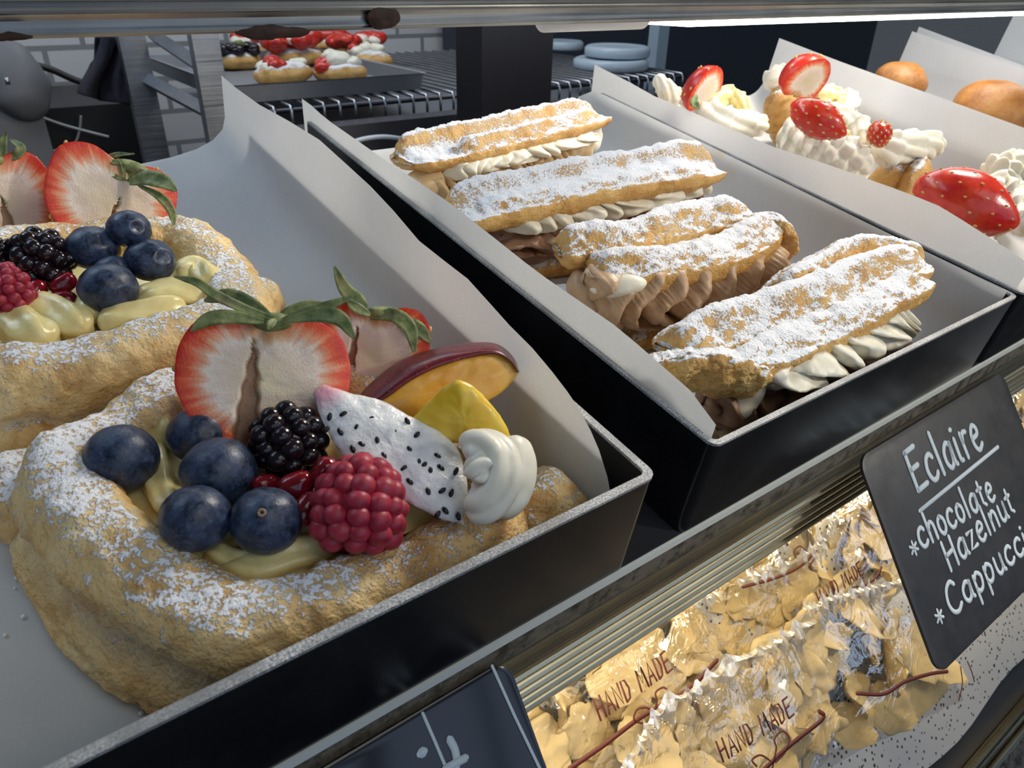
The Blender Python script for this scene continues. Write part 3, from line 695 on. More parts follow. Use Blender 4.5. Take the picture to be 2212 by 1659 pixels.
gs = 'strawberry halves on the fruit pastries'
t0 = .205; p = px(575, 825, t0); A = axes(p, 4, -6, -2); s = t0 / FOC
P_ = lambda *q: [px(u, v, t) for u, v, t in q]
strawberry_half('large strawberry half with a brown cleft, at the front', p, A, 362 * s, 300 * s, gs, [(-.085, -.50, .33, .085)], 1,
    [(P_((600, 690, .205), (540, 672, .203), (470, 640, .199), (425, 610, .198), (375, 597, .199)), .0021), (P_((590, 690, .205), (540, 660, .207), (490, 640, .209), (440, 650, .210)), .0036), (P_((570, 695, .203), (500, 685, .2), (450, 690, .198), (412, 715, .197)), .0030),
     (P_((610, 690, .205), (665, 675, .203), (710, 660, .203), (765, 638, .205)), .0022), (P_((620, 692, .203), (690, 680, .2), (735, 690, .198), (765, 730, .197)), .0034), (P_((600, 685, .21), (650, 668, .212), (700, 655, .214)), .003), (P_((595, 690, .203), (585, 700, .201), (580, 712, .2)), .0016)], calyx=(.02, .44), half=[(0, .40), (.10, .47), (.26, .49), (.40, .40), (.48, .24), (.50, .05), (.47, -.14), (.42, -.25), (.33, -.38), (.2, -.47), (.08, -.5), (0, -.5)])
t0 = .236; p = px(800, 770, t0); s = t0 / FOC
strawberry_half('smaller strawberry half behind the large one, one leaf standing upright', p, axes(p, -12, -4, -8), 250 * s, 230 * s, gs, [(-.16, -.48, .28, .075)], 2,
    [(P_((790, 680, .236), (778, 655, .235), (745, 625, .234), (722, 575, .234)), .0034), (P_((800, 685, .236), (850, 682, .233), (885, 710, .231), (895, 760, .231)), .0036), (P_((830, 690, .238), (895, 705, .236), (930, 740, .236)), .0034), (P_((800, 680, .234), (770, 665, .232), (750, 650, .231)), .0025)], calyx=(.05, .42))
t0 = .292; p = px(238, 440, t0); s = t0 / FOC
strawberry_half('strawberry half with a curled dry leaf, right one of the rear pair', p, axes(p, 6, -6, -22), 250 * s, 215 * s, gs, [(.05, -.3, .1, .03)], 3,
    [(P_((270, 385, .292), (262, 350, .291), (245, 350, .29), (205, 335, .29)), .0016), (P_((275, 390, .292), (240, 375, .291), (225, 352, .292), (250, 335, .292), (290, 332, .29)), .0018), (P_((280, 395, .290), (320, 385, .288), (355, 395, .287), (380, 412, .286)), .0048), (P_((300, 400, .290), (345, 425, .288), (370, 455, .287), (376, 492, .287)), .0026), (P_((270, 385, .294), (300, 380, .294), (330, 383, .293)), .004)], calyx=(.10, .42),
    half=[(0, .41), (.10, .45), (.24, .50), (.37, .47), (.47, .36), (.50, .18), (.49, 0), (.46, -.16), (.38, -.30), (.25, -.41), (.12, -.48), (0, -.50)])
t0 = .285; p = px(8, 445, t0); s = t0 / FOC
strawberry_half('strawberry half cut off by the left edge of the view', p, axes(p, 8, -4, 8), 215 * s, 220 * s, gs, [(.0, -.5, .1, .09)], 4,
    [(P_((10, 350, .285), (5, 320, .284), (12, 285, .284)), .0022), (P_((15, 345, .286), (35, 335, .285), (45, 318, .286), (20, 300, .287)), .0026), (P_((5, 350, .283), (-20, 345, .282), (-30, 330, .282)), .003)], calyx=(.0, .43))

# dragon fruit slice, plum slice, mango piece, cream rosette
dz = lambda u, v: .197 - .018 * (v - 980) / 280 + .00002 * (u - 850)
V, F, mi = slab([(681, 850), (700, 832), (722, 838), (758, 850), (800, 858), (850, 880), (905, 912), (950, 935), (985, 965), (1003, 1010), (1010, 1060), (1005, 1105), (985, 1124), (945, 1116), (885, 1086), (835, 1058), (790, 1015), (745, 985), (712, 940), (690, 895)], dz, .0085, .002, nz_amp=.0016, seed=4)
df = solid('dragon_fruit_slice', (V, F), DRAGON, 'white dragon fruit slice with black seeds and a pink tip', 'dragon fruit')
pk = px(700, 848, .203); addattr(df, 'pink', np.clip(1.2 - np.linalg.norm(V - pk, axis=1) / .0058, 0, .85))
BV, BG = ball(10, 6)
seeds0 = None
for k, (u, v) in enumerate([(742, 894), (712, 900), (735, 933), (705, 928), (815, 952), (782, 960), (853, 936), (885, 972), (915, 1005), (930, 1018), (952, 1010), (985, 1018), (762, 970), (872, 1012), (905, 1000), (885, 1040), (840, 1015), (925, 1062), (955, 1060), (868, 1070), (962, 1103), (945, 1112), (990, 1115), (800, 905), (770, 925), (830, 985), (900, 940), (860, 1045), (945, 985), (975, 1065), (880, 910), (795, 1000)]):
    q = px(u, v, dz(u, v) - .0016); a = axes(q, 0, 0, (k * 47) % 120 - 60)
    if seeds0 is None: seeds0 = part('seed', (xf(BV * np.array([.00068, .00125, .0006]), a, 1, q), BG), DSEED, df); q0, a0 = q, a
    else:
        c = seeds0.copy(); COL.objects.link(c); c.parent = df
        M0 = Matrix.Translation(Vector(q - np.array(ROOT[df.name]))) @ Matrix((a @ a0.T).tolist()).to_4x4() @ Matrix.Translation(-Vector(q0 - np.array(ROOT[df.name])))
        c.matrix_basis = M0
dp = lambda u, v: .222 + .00004 * (u - 950)
V, F, mi = slab([(800, 872), (838, 855), (890, 818), (950, 789), (1020, 768), (1070, 762), (1104, 780), (1120, 803), (1100, 832), (1064, 860), (1020, 890), (960, 910), (900, 910), (840, 895)], dp, .010, .0012, push=(.1, .75, -.3), seed=6)
pl = solid('plum_slice', (V, F), PLUM, 'yellow plum slice with dark red skin standing behind the dragon fruit', 'plum')
up_ = smoothpath([(772, 862, 0), (800, 828, 0), (860, 782, 0), (930, 755, 0), (1010, 741, 0), (1072, 743, 0), (1108, 770, 0), (1122, 803, 0)], 50); lo_ = smoothpath([(800, 880, 0), (838, 857, 0), (890, 821, 0), (950, 792, 0), (1020, 771, 0), (1070, 765, 0), (1103, 782, 0), (1121, 805, 0)], 50); rows = []
for a_, b_ in zip(up_, lo_):                   # the band of skin round its back
    fr_ = [px(*(b_[:2] * (1 - t) + a_[:2] * t), dp(b_[0], b_[1]) - .0022 - .0015 * math.sin(PI * t) + .010 * t ** 1.6) for t in np.linspace(0, 1, 12)]
    rows.append(fr_ + [px(*(b_[:2] * (1 - t) + a_[:2] * t), dp(b_[0], b_[1]) + .0012 + .010 * t ** 1.6) for t in np.linspace(1, 0, 12)])
V, F = grid(rows, True); part('skin', (rough(V, F, .0003, 200, 2, 3), F), PLUM_SKIN, pl, 'dark red skin with pale dots')
dm = lambda u, v: .204 + .00005 * (v - 900)
V, F, mi = slab([(890, 905), (930, 865), (970, 832), (1000, 824), (1040, 850), (1070, 885), (1095, 925), (1108, 965), (1090, 985), (1040, 968), (985, 955), (930, 960), (900, 940)], dm, .012, .003, seed=9, nz_amp=.0014)
solid('mango_piece', (V, F), PINE, 'bright yellow fruit wedge between the plum slice and the cream', 'mango')
cr = MB()
cr.add(*rope(smoothpath(P_((1010, 1100, .190), (1050, 1085, .188), (1078, 1040, .188), (1070, 990, .190), (1035, 970, .192), (1010, 985, .193)), 60), .0056, 5, .25, 1.5, seed=3))
cr.add(*rope(smoothpath(P_((1030, 1040, .187), (1040, 1015, .187), (1060, 1000, .188)), 40), .0042, 5, .3, 1.5, seed=4))
cr.add(*rope(smoothpath(P_((1060, 1110, .196), (1105, 1060, .197), (1115, 1000, .199), (1100, 945, .202)), 50), .0052, 4, .15, .8, seed=5))
solid('cream_rosette', cr, WHITE, 'piped white cream rosette at the right end of the dragon fruit slice', 'cream')

# ------------------------------------------------------------------ eclairs
def lid(spine, wd, humps, th, seed, tilt=0.0, amp=.0016, ends=5, base=.002, n=110, m=72, wob=0.0, pinch=()):
    P = smoothpath(spine, n); T = np.gradient(P, axis=0); rows = []; s = np.linspace(0, 1, n)
    a = np.linspace(0, 2 * PI, m, endpoint=False)
    for i in range(n):
        t = nrm(T[i]); side = nrm(np.cross([0, 0, 1.0], t)); up = np.cross(t, side)
        side, up = side * math.cos(tilt) + up * math.sin(tilt), up * math.cos(tilt) - side * math.sin(tilt)   # side points away from the viewer
        tp = max(.03, 1 - abs(2 * s[i] - 1) ** ends) ** .5; w_ = wd * (1 + .10 * (vnoise(np.array([[s[i] * 6, seed, 0]]), seed)[0] - .5)) * (.45 + .55 * tp)
        sh_ = wob * math.sin(s[i] * 9 + seed); ring = []
        for q in a:
            c, sn = math.cos(q), math.sin(q); x = np.sign(c) * abs(c) ** .8
            if sn >= 0:
                h = base
                for (hc, hw, hh, s0, s1) in humps:
                    h += hh * math.exp(-(((x / 2 - hc - sh_) / hw) ** 2)) * (np.clip((s[i] - s0) / .08, 0, 1) * np.clip((s1 - s[i]) / .08, 0, 1)) ** .6
                z = h * abs(sn) ** .55 * tp
            else: z = -th * abs(sn) ** .8 * tp
            ring.append(P[i] + side * x * w_ / 2 + up * z)
        rows.append(ring)
    V, F = grid(rows, True); F = [f[::-1] for f in F]; k = len(V); V = np.vstack([V, P[0], P[-1]])
    F += [(k, (j + 1) % m, j) for j in range(m)] + [(k + 1, (n - 1) * m + j, (n - 1) * m + (j + 1) % m) for j in range(m)]
    V = rough(V, F, amp * 2.2, 110, 3, seed); V = rough(V, F, amp, 420, 3, seed + 1); V = rough(V, F, amp * .55, 1300, 2, seed + 2)
    return V, F
def zig(spine, amp, nz_, r, lobes, seed, n=200, vz=0.0, depth_=.26, twist=5, taper=0, lay=None):
    P = smoothpath(spine, n); s = np.linspace(0, 1, n); T = np.gradient(P, axis=0); T /= np.linalg.norm(T, axis=1, keepdims=True)
    sd = np.cross(np.array([0, 0, 1.0]), T); am = amp * np.minimum(1, 6 * np.minimum(s, 1 - s) + .3)
    Q = P + sd * (am * np.sin(2 * PI * nz_ * s + seed))[:, None] + np.array([0, 0, 1.0]) * (vz * np.cos(2 * PI * nz_ * 2 * s))[:, None] + T * (amp * .25 * np.sin(4 * PI * nz_ * s))[:, None]
    V, F = rope(Q, r, lobes, depth_, twist, seed=seed, n=40, taper=taper); return V, F
def flakes(mb, spine, amp, r, count, seed, zsp=.012):
    """frilly folds where the nozzle was dragged"""
    rnd = random.Random(seed); P = smoothpath(spine, 100)
    for k in range(count):
        c = P[rnd.randrange(100)] + np.array([rnd.uniform(-1, 1) * amp * .3, -amp * rnd.uniform(.7, 1.0), rnd.uniform(-zsp, zsp)])
        ph = rnd.uniform(0, 6.28); h = rnd.uniform(.9, 1.5) * r; rows = []
        for i in range(18):
            t = i / 17; b = np.array([(t - .5) * 2.6 * r, -abs(math.sin(t * 3.1)) * r * .35, 0]); wv = r * .5 * math.sin(t * 9 + ph)
            rows.append([c + b + np.array([wv * .4, -r * .5 * (1 - (2 * q - 1) ** 2) + .25 * wv, (q - .5) * 2 * h + .2 * wv]) for q in np.linspace(0, 1, 9)] + [c + b + np.array([wv * .4, r * .2, (q - .5) * 2 * h]) for q in np.linspace(1, 0, 9)])
        V, F = grid(rows, True); mb.add(rough(V, F, r * .12, 200, 2, seed + k), F)
def eclair(label, base, bw, creams, top, seed, sug=.0):
    c = np.mean([np.array(p, float) for p in base], 0); root = thing('eclair', label, 'eclair', (c[0], c[1], .003), 'eclairs in the second tray')
    V, F = lid(base, bw, [(0, .42, .004, -1, 2)], .0085, seed + 40, amp=.0014, ends=4, base=.003); V[:, 2] = np.maximum(V[:, 2], .0033)
    o = part('bottom_shell', (V, F), CHOUX, root); addattr(o, 'sugar', np.full(len(V), -.06))
    for nm, mat, ms in creams:
        mb = MB()
        for V, F in ms: mb.add(V, F)
        part(nm, mb, mat, root)
    mb = MB(); n0 = 0
    for V, F in top: mb.add(V, F)
    V, F = mb.arr; o = part('top_shell', mb, CHOUX, root, 'sugar dusted top shell'); addattr(o, 'sugar', sug + .115 + fbm(V, 60, 2, seed) * .14)
    return root
Z = lambda *q: [onz(u, v, z) for u, v, z in q]
def fold(spine, amp, r, count, seed, zsp=.010):
    mb = MB(); flakes(mb, spine, amp, r, count, seed, zsp); return mb.arr
def ruffle(bot, top_, bulge, amp, k, seed, n=220, m=26, back=.012, skew=1.6):
    """a wall of piped folds that faces the front, closed behind"""
    Bp, Tp = smoothpath(bot, n), smoothpath(top_, n); s_ = np.linspace(0, 1, n); T = np.gradient((Bp + Tp) / 2, axis=0); T /= np.linalg.norm(T, axis=1, keepdims=True)
    out = np.cross(T, np.array([0, 0, 1.0])); rows = []
    nz_ = vnoise(np.c_[s_ * k * .8, s_ * 0, s_ * 0], seed) * 5.0; n2 = .3 + 1.5 * vnoise(np.c_[s_ * k * .6, s_ * 0 + 3, s_ * 0], seed + 1)
    for i in range(n):
        e = min(1, 14 * min(s_[i], 1 - s_[i]) + .003) ** .5; row = []
        for t in np.linspace(0, 1, m):
            ph = PI * k * s_[i] + nz_[i] + skew * math.sin(t * 4.2 + seed + 2.2 * nz_[i] / 5) + .5 * math.sin(t * 9 + i * .04)
            w_ = bulge * math.sin(PI * (t * .86 + .07)) ** .6 + amp * (abs(math.cos(ph)) ** .75 - .5) * n2[i] * 1.1 * math.sin(PI * (t * .9 + .05)) ** .4
            row.append(Bp[i] * (1 - t) + Tp[i] * t + out[i] * w_ * e)
        for t in np.linspace(1, 0, 8): row.append(Bp[i] * (1 - t) + Tp[i] * t - out[i] * back * e * (.4 + .6 * math.sin(PI * t)))
        rows.append(row)
    V, F = grid(rows, True); q = m + 8; F += [tuple(range(q)), tuple(range((n - 1) * q, n * q))[::-1]]
    return rough(V, F, amp * .22, 260, 2, seed), F
def blob(u, v, z, rx, ry, rz_, roll, seed, amp=.25):
    p = onz(u, v, z); s_ = depth(p) / FOC; B, G = ball(36, 22); r_ = min(rx, ry) * s_
    V = xf(B * np.array([rx, ry, rz_]) * s_, axes(p, 0, 0, roll), 1, p); d = nrm(CAM - p)
    V = V + np.outer(np.sin((V - p) @ axes(p, 0, 0, roll)[:, 1] / r_ * 3.2 + seed) * r_ * .10, d); return rough(V, G, r_ * amp, .9 / r_, 2, seed), G
b1 = Z((915, 432, .009), (1080, 392, .009), (1225, 360, .009)); u1 = Z((935, 385, .032), (1100, 345, .034), (1290, 292, .034)); w1 = Z((985, 350, .042), (1110, 320, .043), (1275, 275, .043))
eclair('eclair farthest back, with pale coffee cream', b1, .034, [('coffee_cream', TAN, [ruffle(Z((895, 440, .010), (1080, 398, .010), (1235, 360, .010)), Z((905, 385, .034), (1100, 340, .036), (1282, 290, .036)), .011, .0080, 12, 1), blob(915, 400, .028, 50, 36, 40, 20, 2)]), ('white_cream', WHITE, [ruffle(u1, w1, .010, .0050, 10, 4, skew=1.3), blob(982, 366, .036, 34, 26, 26, 30, 5), blob(1282, 290, .034, 20, 34, 24, 0, 6, .5)])],
       [lid(Z((868, 348, .040), (1000, 322, .041), (1140, 288, .042), (1290, 250, .043)), .036, [(.24, .17, .0105, -1, 2), (-.30, .13, .0075, .22, .95), (.05, .22, .003, .86, 2), (0, .3, .003, -1, .12)], .0065, 11, -.22, ends=10)], 11, .0)
b2 = Z((1075, 565, .009), (1290, 515, .009), (1455, 470, .009)); m2 = Z((1020, 505, .030), (1260, 450, .032), (1515, 400, .032))
eclair('eclair second from the back, with dark chocolate cream under white cream', b2, .042, [('chocolate_cream', CHOC, [ruffle(Z((1020, 545, .011), (1260, 515, .010), (1470, 460, .010)), m2, .013, .0115, 7, 3, skew=2.6), blob(1060, 515, .024, 70, 40, 50, 15, 4, .4), blob(1160, 535, .018, 60, 34, 40, 20, 5, .5)]), ('white_cream', WHITE, [ruffle(Z((1080, 500, .030), (1300, 452, .031), (1520, 400, .031)), Z((1090, 462, .043), (1300, 420, .044), (1515, 368, .044)), .012, .0065, 9, 7, skew=1.4)])],
       [lid(Z((968, 470, .040), (1120, 435, .043), (1330, 392, .045), (1540, 365, .044)), .037, [(.12, .22, .012, -1, 2), (-.30, .15, .0045, .1, .9), (.0, .25, .005, .80, 2)], .0085, 12, -.25, ends=9)], 12, .02)
b3 = Z((1235, 700, .009), (1430, 665, .009), (1650, 575, .009))
eclair('eclair third from the back, its lid split in two long ridges over hazelnut cream', b3, .046, [('hazelnut_cream', HAZEL, [ruffle(Z((1245, 705, .010), (1430, 672, .010), (1655, 580, .010)), Z((1265, 590, .044), (1450, 555, .046), (1660, 490, .046)), .014, .0130, 8, 5, skew=2.8), blob(1262, 640, .030, 34, 60, 40, 15, 31, .4), blob(1300, 690, .022, 52, 46, 40, 30, 32, .5)]), ('white_cream', WHITE, [blob(1335, 618, .040, 62, 26, 34, 6, 10), blob(1355, 642, .034, 40, 22, 30, 4, 11)])],
       [lid(Z((1203, 540, .043), (1330, 528, .044), (1460, 492, .045), (1608, 463, .047)), .022, [(.05, .40, .0085, -1, 2)], .0085, 13, -.10, wob=.05, ends=9), lid(Z((1268, 590, .040), (1380, 588, .041), (1510, 570, .041), (1612, 530, .043), (1662, 485, .046)), .021, [(.05, .40, .008, -1, 2)], .0095, 14, -.22, wob=.06, ends=9),
        lid(Z((1240, 565, .039), (1400, 542, .041), (1640, 482, .043)), .026, [(0, .5, .001, -1, 2)], .003, 15, -.3), lid(Z((1655, 470, .050), (1682, 505, .042), (1672, 560, .026)), .020, [(0, .4, .003, -1, 2)], .003, 16, -.3), lid(Z((1178, 655, .012), (1215, 645, .024), (1245, 640, .026)), .020, [(0, .4, .003, -1, 2)], .004, 26, -.5)], 13, .05)
b4 = Z((1530, 915, .008), (1720, 860, .008), (1955, 765, .008))
eclair('eclair nearest the front of its tray, with a torn brown end', b4, .034, [('chocolate_cream', CHOC, [ruffle(Z((1500, 905, .009), (1720, 868, .009), (1962, 765, .009)), Z((1530, 845, .030), (1720, 795, .031), (1945, 705, .031)), .010, .0075, 9, 7, skew=2.2)]), ('white_cream', WHITE, [ruffle(Z((1640, 835, .029), (1751, 800, .030), (1860, 748, .031), (1940, 690, .032)), Z((1640, 800, .042), (1750, 735, .044), (1860, 675, .045), (1938, 638, .045)), .010, .0065, 8, 9, skew=1.4), blob(1612, 855, .028, 34, 58, 34, -28, 12, .2)])],
       [lid(Z((1440, 760, .041), (1560, 716, .043), (1710, 666, .045), (1850, 602, .047), (1988, 570, .047)), .023, [(.05, .34, .0088, -1, 2)], .007, 17, -.15, wob=.05, ends=9), lid(Z((1560, 815, .039), (1700, 748, .041), (1800, 704, .042), (1900, 650, .044), (1992, 604, .045)), .020, [(0, .36, .0065, -1, 2)], .0075, 18, -.25, wob=.06, ends=8),
        lid(Z((1678, 644, .045), (1750, 600, .046), (1840, 560, .047), (1985, 564, .047)), .018, [(0, .38, .0085, -1, 2)], .006, 19, -.1, ends=9), lid(Z((1398, 812, .036), (1500, 800, .040), (1630, 828, .035)), .026, [(.1, .35, .006, -1, 2)], .006, 20, -1.0, amp=.0026, ends=8), lid(Z((1480, 760, .044), (1640, 770, .041), (1800, 700, .042)), .022, [(0, .5, .001, -1, 2)], .004, 21, -.3)], 14, .04)

# ------------------------------------------------------------------ cream puffs and buns in the trays beyond
def puff(label, base, rx, ry, rz_, creams, sugar_=.12, seed=0, extra=()):
    c = np.array(base, float); root = thing('cream_puff', label, 'pastry', (c[0], c[1], .003), 'cream puffs in the third tray'); mb = MB()
    for (bx, by, bz, ax_, ay, az, rot) in [(0, 0, 0, rx, ry, rz_, 0)] + list(extra):
        B, G = ball(44, 28); B = B * np.array([ax_, ay, az]); cr_, s_ = math.cos(rot), math.sin(rot)
        B = np.stack([B[:, 0] * cr_ - B[:, 1] * s_, B[:, 0] * s_ + B[:, 1] * cr_, B[:, 2]], 1) + c + np.array([bx, by, bz + az * .0])
        B = rough(B, G, .006, 80, 3, seed); B = rough(B, G, .0022, 330, 3, seed + 1); B[:, 2] = np.maximum(B[:, 2], .0032); mb.add(B, G)
    V, F = mb.arr; o = part('choux_shell', mb, CHOUX, root); addattr(o, 'sugar', sugar_ + fbm(V, 60, 2, seed + 2) * .4)
    for nm, mat, ms in creams:
        m2 = MB()
        for V, F in ms: m2.add(V, F)
        part(nm, m2, mat, root)
    return root
def ub(u, v, z=.018):
    p = onz(u, v, .036); p[2] = z; return p
def shell(pts, r, lobes=6, seed=0, nru=5, tp=.55):
    return rope(smoothpath(pts, 90), r, lobes, .30, 2.5, ruffle=.35, nru=nru, taper=tp, seed=seed)
def whole_strawberry(label, p, A, wd, hg, seed, cut=False):
    B, G = ball(40, 26); y = B[:, 1].copy(); f = np.where(y < 0, 1 - .42 * y ** 2, 1 - .12 * y ** 2); V = B * np.stack([f, np.ones_like(f), f], 1) * np.array([wd / 2, hg / 2, wd / 2])
    V = rough(V, G, .0012, 200, 2, seed); o = solid('strawberry', (xf(V, A, 1, p), G), SKIN, label, 'strawberry', 'strawberries on the cream puffs'); sd = MB(); b, g = ball(8, 6)
    for k in range(70):
        ph = k * 2.39996; yy = .92 - 1.84 * (k + .5) / 70; rr = math.sqrt(1 - yy * yy) * (1 - (.42 if yy < 0 else .12) * yy * yy)
        q = np.array([rr * math.cos(ph) * wd / 2, yy * hg / 2, rr * math.sin(ph) * wd / 2]); sd.add(xf(b * np.array([.0006, .0010, .0005]), A, 1, p + A @ q), g)
    part('seeds', sd, SEED, o); return o
z1 = .046
puff('cream puff at the back left with a strawberry half and a custard swirl', ub(1560, 262, .020), .026, .020, .017,
     [('whipped_cream', WHITE, [shell(Z((1500, 232, .044), (1560, 262, .043), (1625, 270, .042), (1650, 262, .042)), .0115, 6, 1), shell(Z((1500, 262, .036), (1580, 280, .036), (1648, 282, .036)), .0085, 6, 2)]), ('custard_swirl', CUSTARD, [shell(Z((1520, 225, .050), (1570, 208, .053), (1600, 220, .052), (1620, 240, .050)), .008, 5, 3)])], .02, 31)
puff('cream puff at the back right with custard, cream and a strawberry half', ub(1740, 232, .022), .026, .022, .018,
     [('whipped_cream', WHITE, [shell(Z((1750, 235, .046), (1800, 250, .045), (1838, 225, .047), (1830, 195, .05)), .0095, 6, 4), shell(Z((1660, 185, .048), (1690, 160, .055), (1702, 150, .058)), .0095, 6, 5)]), ('custard_swirl', CUSTARD, [shell(Z((1755, 218, .052), (1800, 205, .055), (1820, 225, .052)), .0085, 5, 6)])], .05, 32,
     [(-.022, .008, .012, .016, .010, .018, .5)])
puff('cream puff in the middle with a whole strawberry lying in cream', ub(1790, 350, .018), .028, .022, .016,
     [('whipped_cream', WHITE, [shell(Z((1692, 275, .048), (1740, 300, .046), (1800, 330, .042), (1880, 370, .036)), .0135, 7, 7, 9, .15), shell(Z((1810, 262, .05), (1850, 270, .052), (1870, 300, .048), (1880, 320, .044)), .0085, 6, 8)]), ('custard_swirl', CUSTARD, [shell(Z((1790, 285, .049), (1830, 310, .046), (1850, 330, .044)), .0075, 5, 9)])], .10, 33,
     [(-.026, -.002, -.004, .014, .012, .014, .2), (.016, -.010, -.002, .016, .010, .015, .3)])
puff('cream puff on the right with a shell of cream over a sugared lid', ub(1965, 345, .019), .026, .017, .022,
     [('whipped_cream', WHITE, [shell(Z((1885, 318, .046), (1940, 320, .046), (2000, 312, .045), (2030, 322, .042)), .0105, 6, 10, 4, .3)])], .16, 34, [(.024, .008, .003, .018, .011, .020, .5), (-.006, -.010, .006, .020, .008, .018, .3)])
puff('cream puff at the right front under the largest strawberry', ub(2110, 470, .016), .030, .020, .014,
     [('whipped_cream', WHITE, [shell(Z((2120, 400, .046), (2165, 420, .044), (2205, 460, .040), (2235, 500, .036)), .011, 6, 11, 5, .2)]), ('custard_swirl', CUSTARD, [shell(Z((2180, 440, .042), (2210, 460, .041)), .005, 5, 12)])], .05, 35)
puff('cream puff at the right edge of the view with grey flecked cream', ub(2172, 398, .018), .020, .016, .018, [('whipped_cream', WHITE, [shell(Z((2140, 385, .040), (2180, 372, .044), (2240, 360, .048)), .012, 7, 13, 5, .1)])], .05, 36)
puff('cream puff hidden at the far left corner with a rough peak of cream', ub(1460, 222, .016), .016, .014, .012, [('whipped_cream', WHITE, [shell(Z((1455, 220, .034), (1440, 195, .044), (1415, 165, .052)), .0085, 6, 14, 3, .5), shell(Z((1465, 222, .034), (1485, 205, .04)), .008, 6, 15, 3, .3)])], .05, 37)
gq = 'strawberry pieces on the cream puffs'
t0 = .455; s = t0 / FOC
def berry3(label, u, v, t0, w_, h_, yaw, pitch, roll, seed, lv=()):
    p = px(u, v, t0); s = t0 / FOC
    return strawberry_half(label, p, axes(p, yaw, pitch, roll), w_ * s, h_ * s, gq, None, seed, lv, calyx=None, thick=.5)
berry3('strawberry half standing in cream, the one farthest left on the puffs', 1528, 195, .47, 100, 100, -56, -10, 165, 21, [(P_((1505, 205, .455), (1500, 222, .453), (1510, 235, .452)), .004)])
berry3('strawberry half at the very back, pale cut side to the right', 1748, 172, .49, 118, 98, -52, -12, 152, 22)
whole_strawberry('strawberry with yellow seeds lying across the middle cream puff', px(1768, 258, .425), axes(px(1768, 258, .425), 0, 0, 62), .0205, .036, 23)
whole_strawberry('small strawberry mostly hidden behind the right cream shell', px(1900, 290, .445), axes(px(1900, 290, .445), 0, 0, 20), .014, .016, 24)
whole_strawberry('largest strawberry, lying at the front of the cream puffs', px(2085, 440, .385), axes(px(2085, 440, .385), 0, 0, 66), .034, .054, 25)
for k, (lab, u, v, r) in enumerate([('round brown bun partly hidden behind the paper, the farther one', 1944, 178, 54), ('round brown bun at the right edge, the nearer one', 2145, 240, 84)]):
    p = onz(u, v, (.0355, .034)[k]); R_ = r * depth(p) / FOC; B, G = ball(48, 30); V = np.c_[B[:, :2] * R_, np.where(B[:, 2] > 0, B[:, 2] * R_ * .74, B[:, 2] * (p[2] - .003))] + p
    V = rough(V, G, .004, 50, 2, k); V = rough(V, G, .0007, 400, 2, k + 1); V[:, 2] = np.maximum(V[:, 2], .0035)
    solid('bun', (V, G), BUN, lab, 'bun', 'buns in the fourth tray')

# ------------------------------------------------------------------ top rail and light tube
rl = thing('case_top_rail', 'worn aluminium rail across the top of the display case with baked-on crumbs', 'rail', (.5, .25, .115))
pr = [(.250, .1163), (.2497, .1170), (.2508, .1174), (.2512, .1205), (.2505, .1222), (.2498, .1226), (.2498, .1232), (.2510, .1236), (.2510, .1252), (.2498, .1258), (.2498, .1264), (.2510, .1270), (.2510, .15), (.262, .15), (.262, .1168), (.258, .1160)]
part('rail_profile', prism(pr, -.6, 2.2), RAILM, rl, smooth=False)
rnd = random.Random(4)
for nm, u, v, wx, hz in (('crumb_stain', 592, 70, 62, 10), ('crumb_stain', 828, 40, 30, 17), ('crumb_stain', 15, 80, 36, 5)):
    p = ony(u, v, .2496); s = depth(p) / FOC * 1.35; B, G = ball(40, 20); V = B * np.array([wx * s, .0012, hz * s]); V = rough(V, G, .0022, 300, 3, u); part(nm, (V + p, G), DIRT, rl, 'dark burnt crumb stain')
tb = thing('light_tube', 'bright white light tube running behind the top rail on the right', 'light', (.5, .272, .108))
xa = ony(1165, 62, .272)[0]; xb = ony(1385, 52, .272)[0]
def cyl(x0, x1, r, y=.272, z=.1142, n=20):
    return sweep([(x0 + (x1 - x0) * t, y, z) for t in (0, .02, .5, .98, 1)], [r * .7, r, r, r, r * .7], n)
part('end_cap', cyl(xa, xb, .0066), mat_plain('frosted_tube_end', (.85, .85, .82), .5), tb, 'unlit frosted end with faint print')
part('lit_tube', cyl(xb, 1.9, .0062), mat_emit('tube_glow', (1.0, .97, .95), TUBE_LIGHT), tb, 'glowing tube')

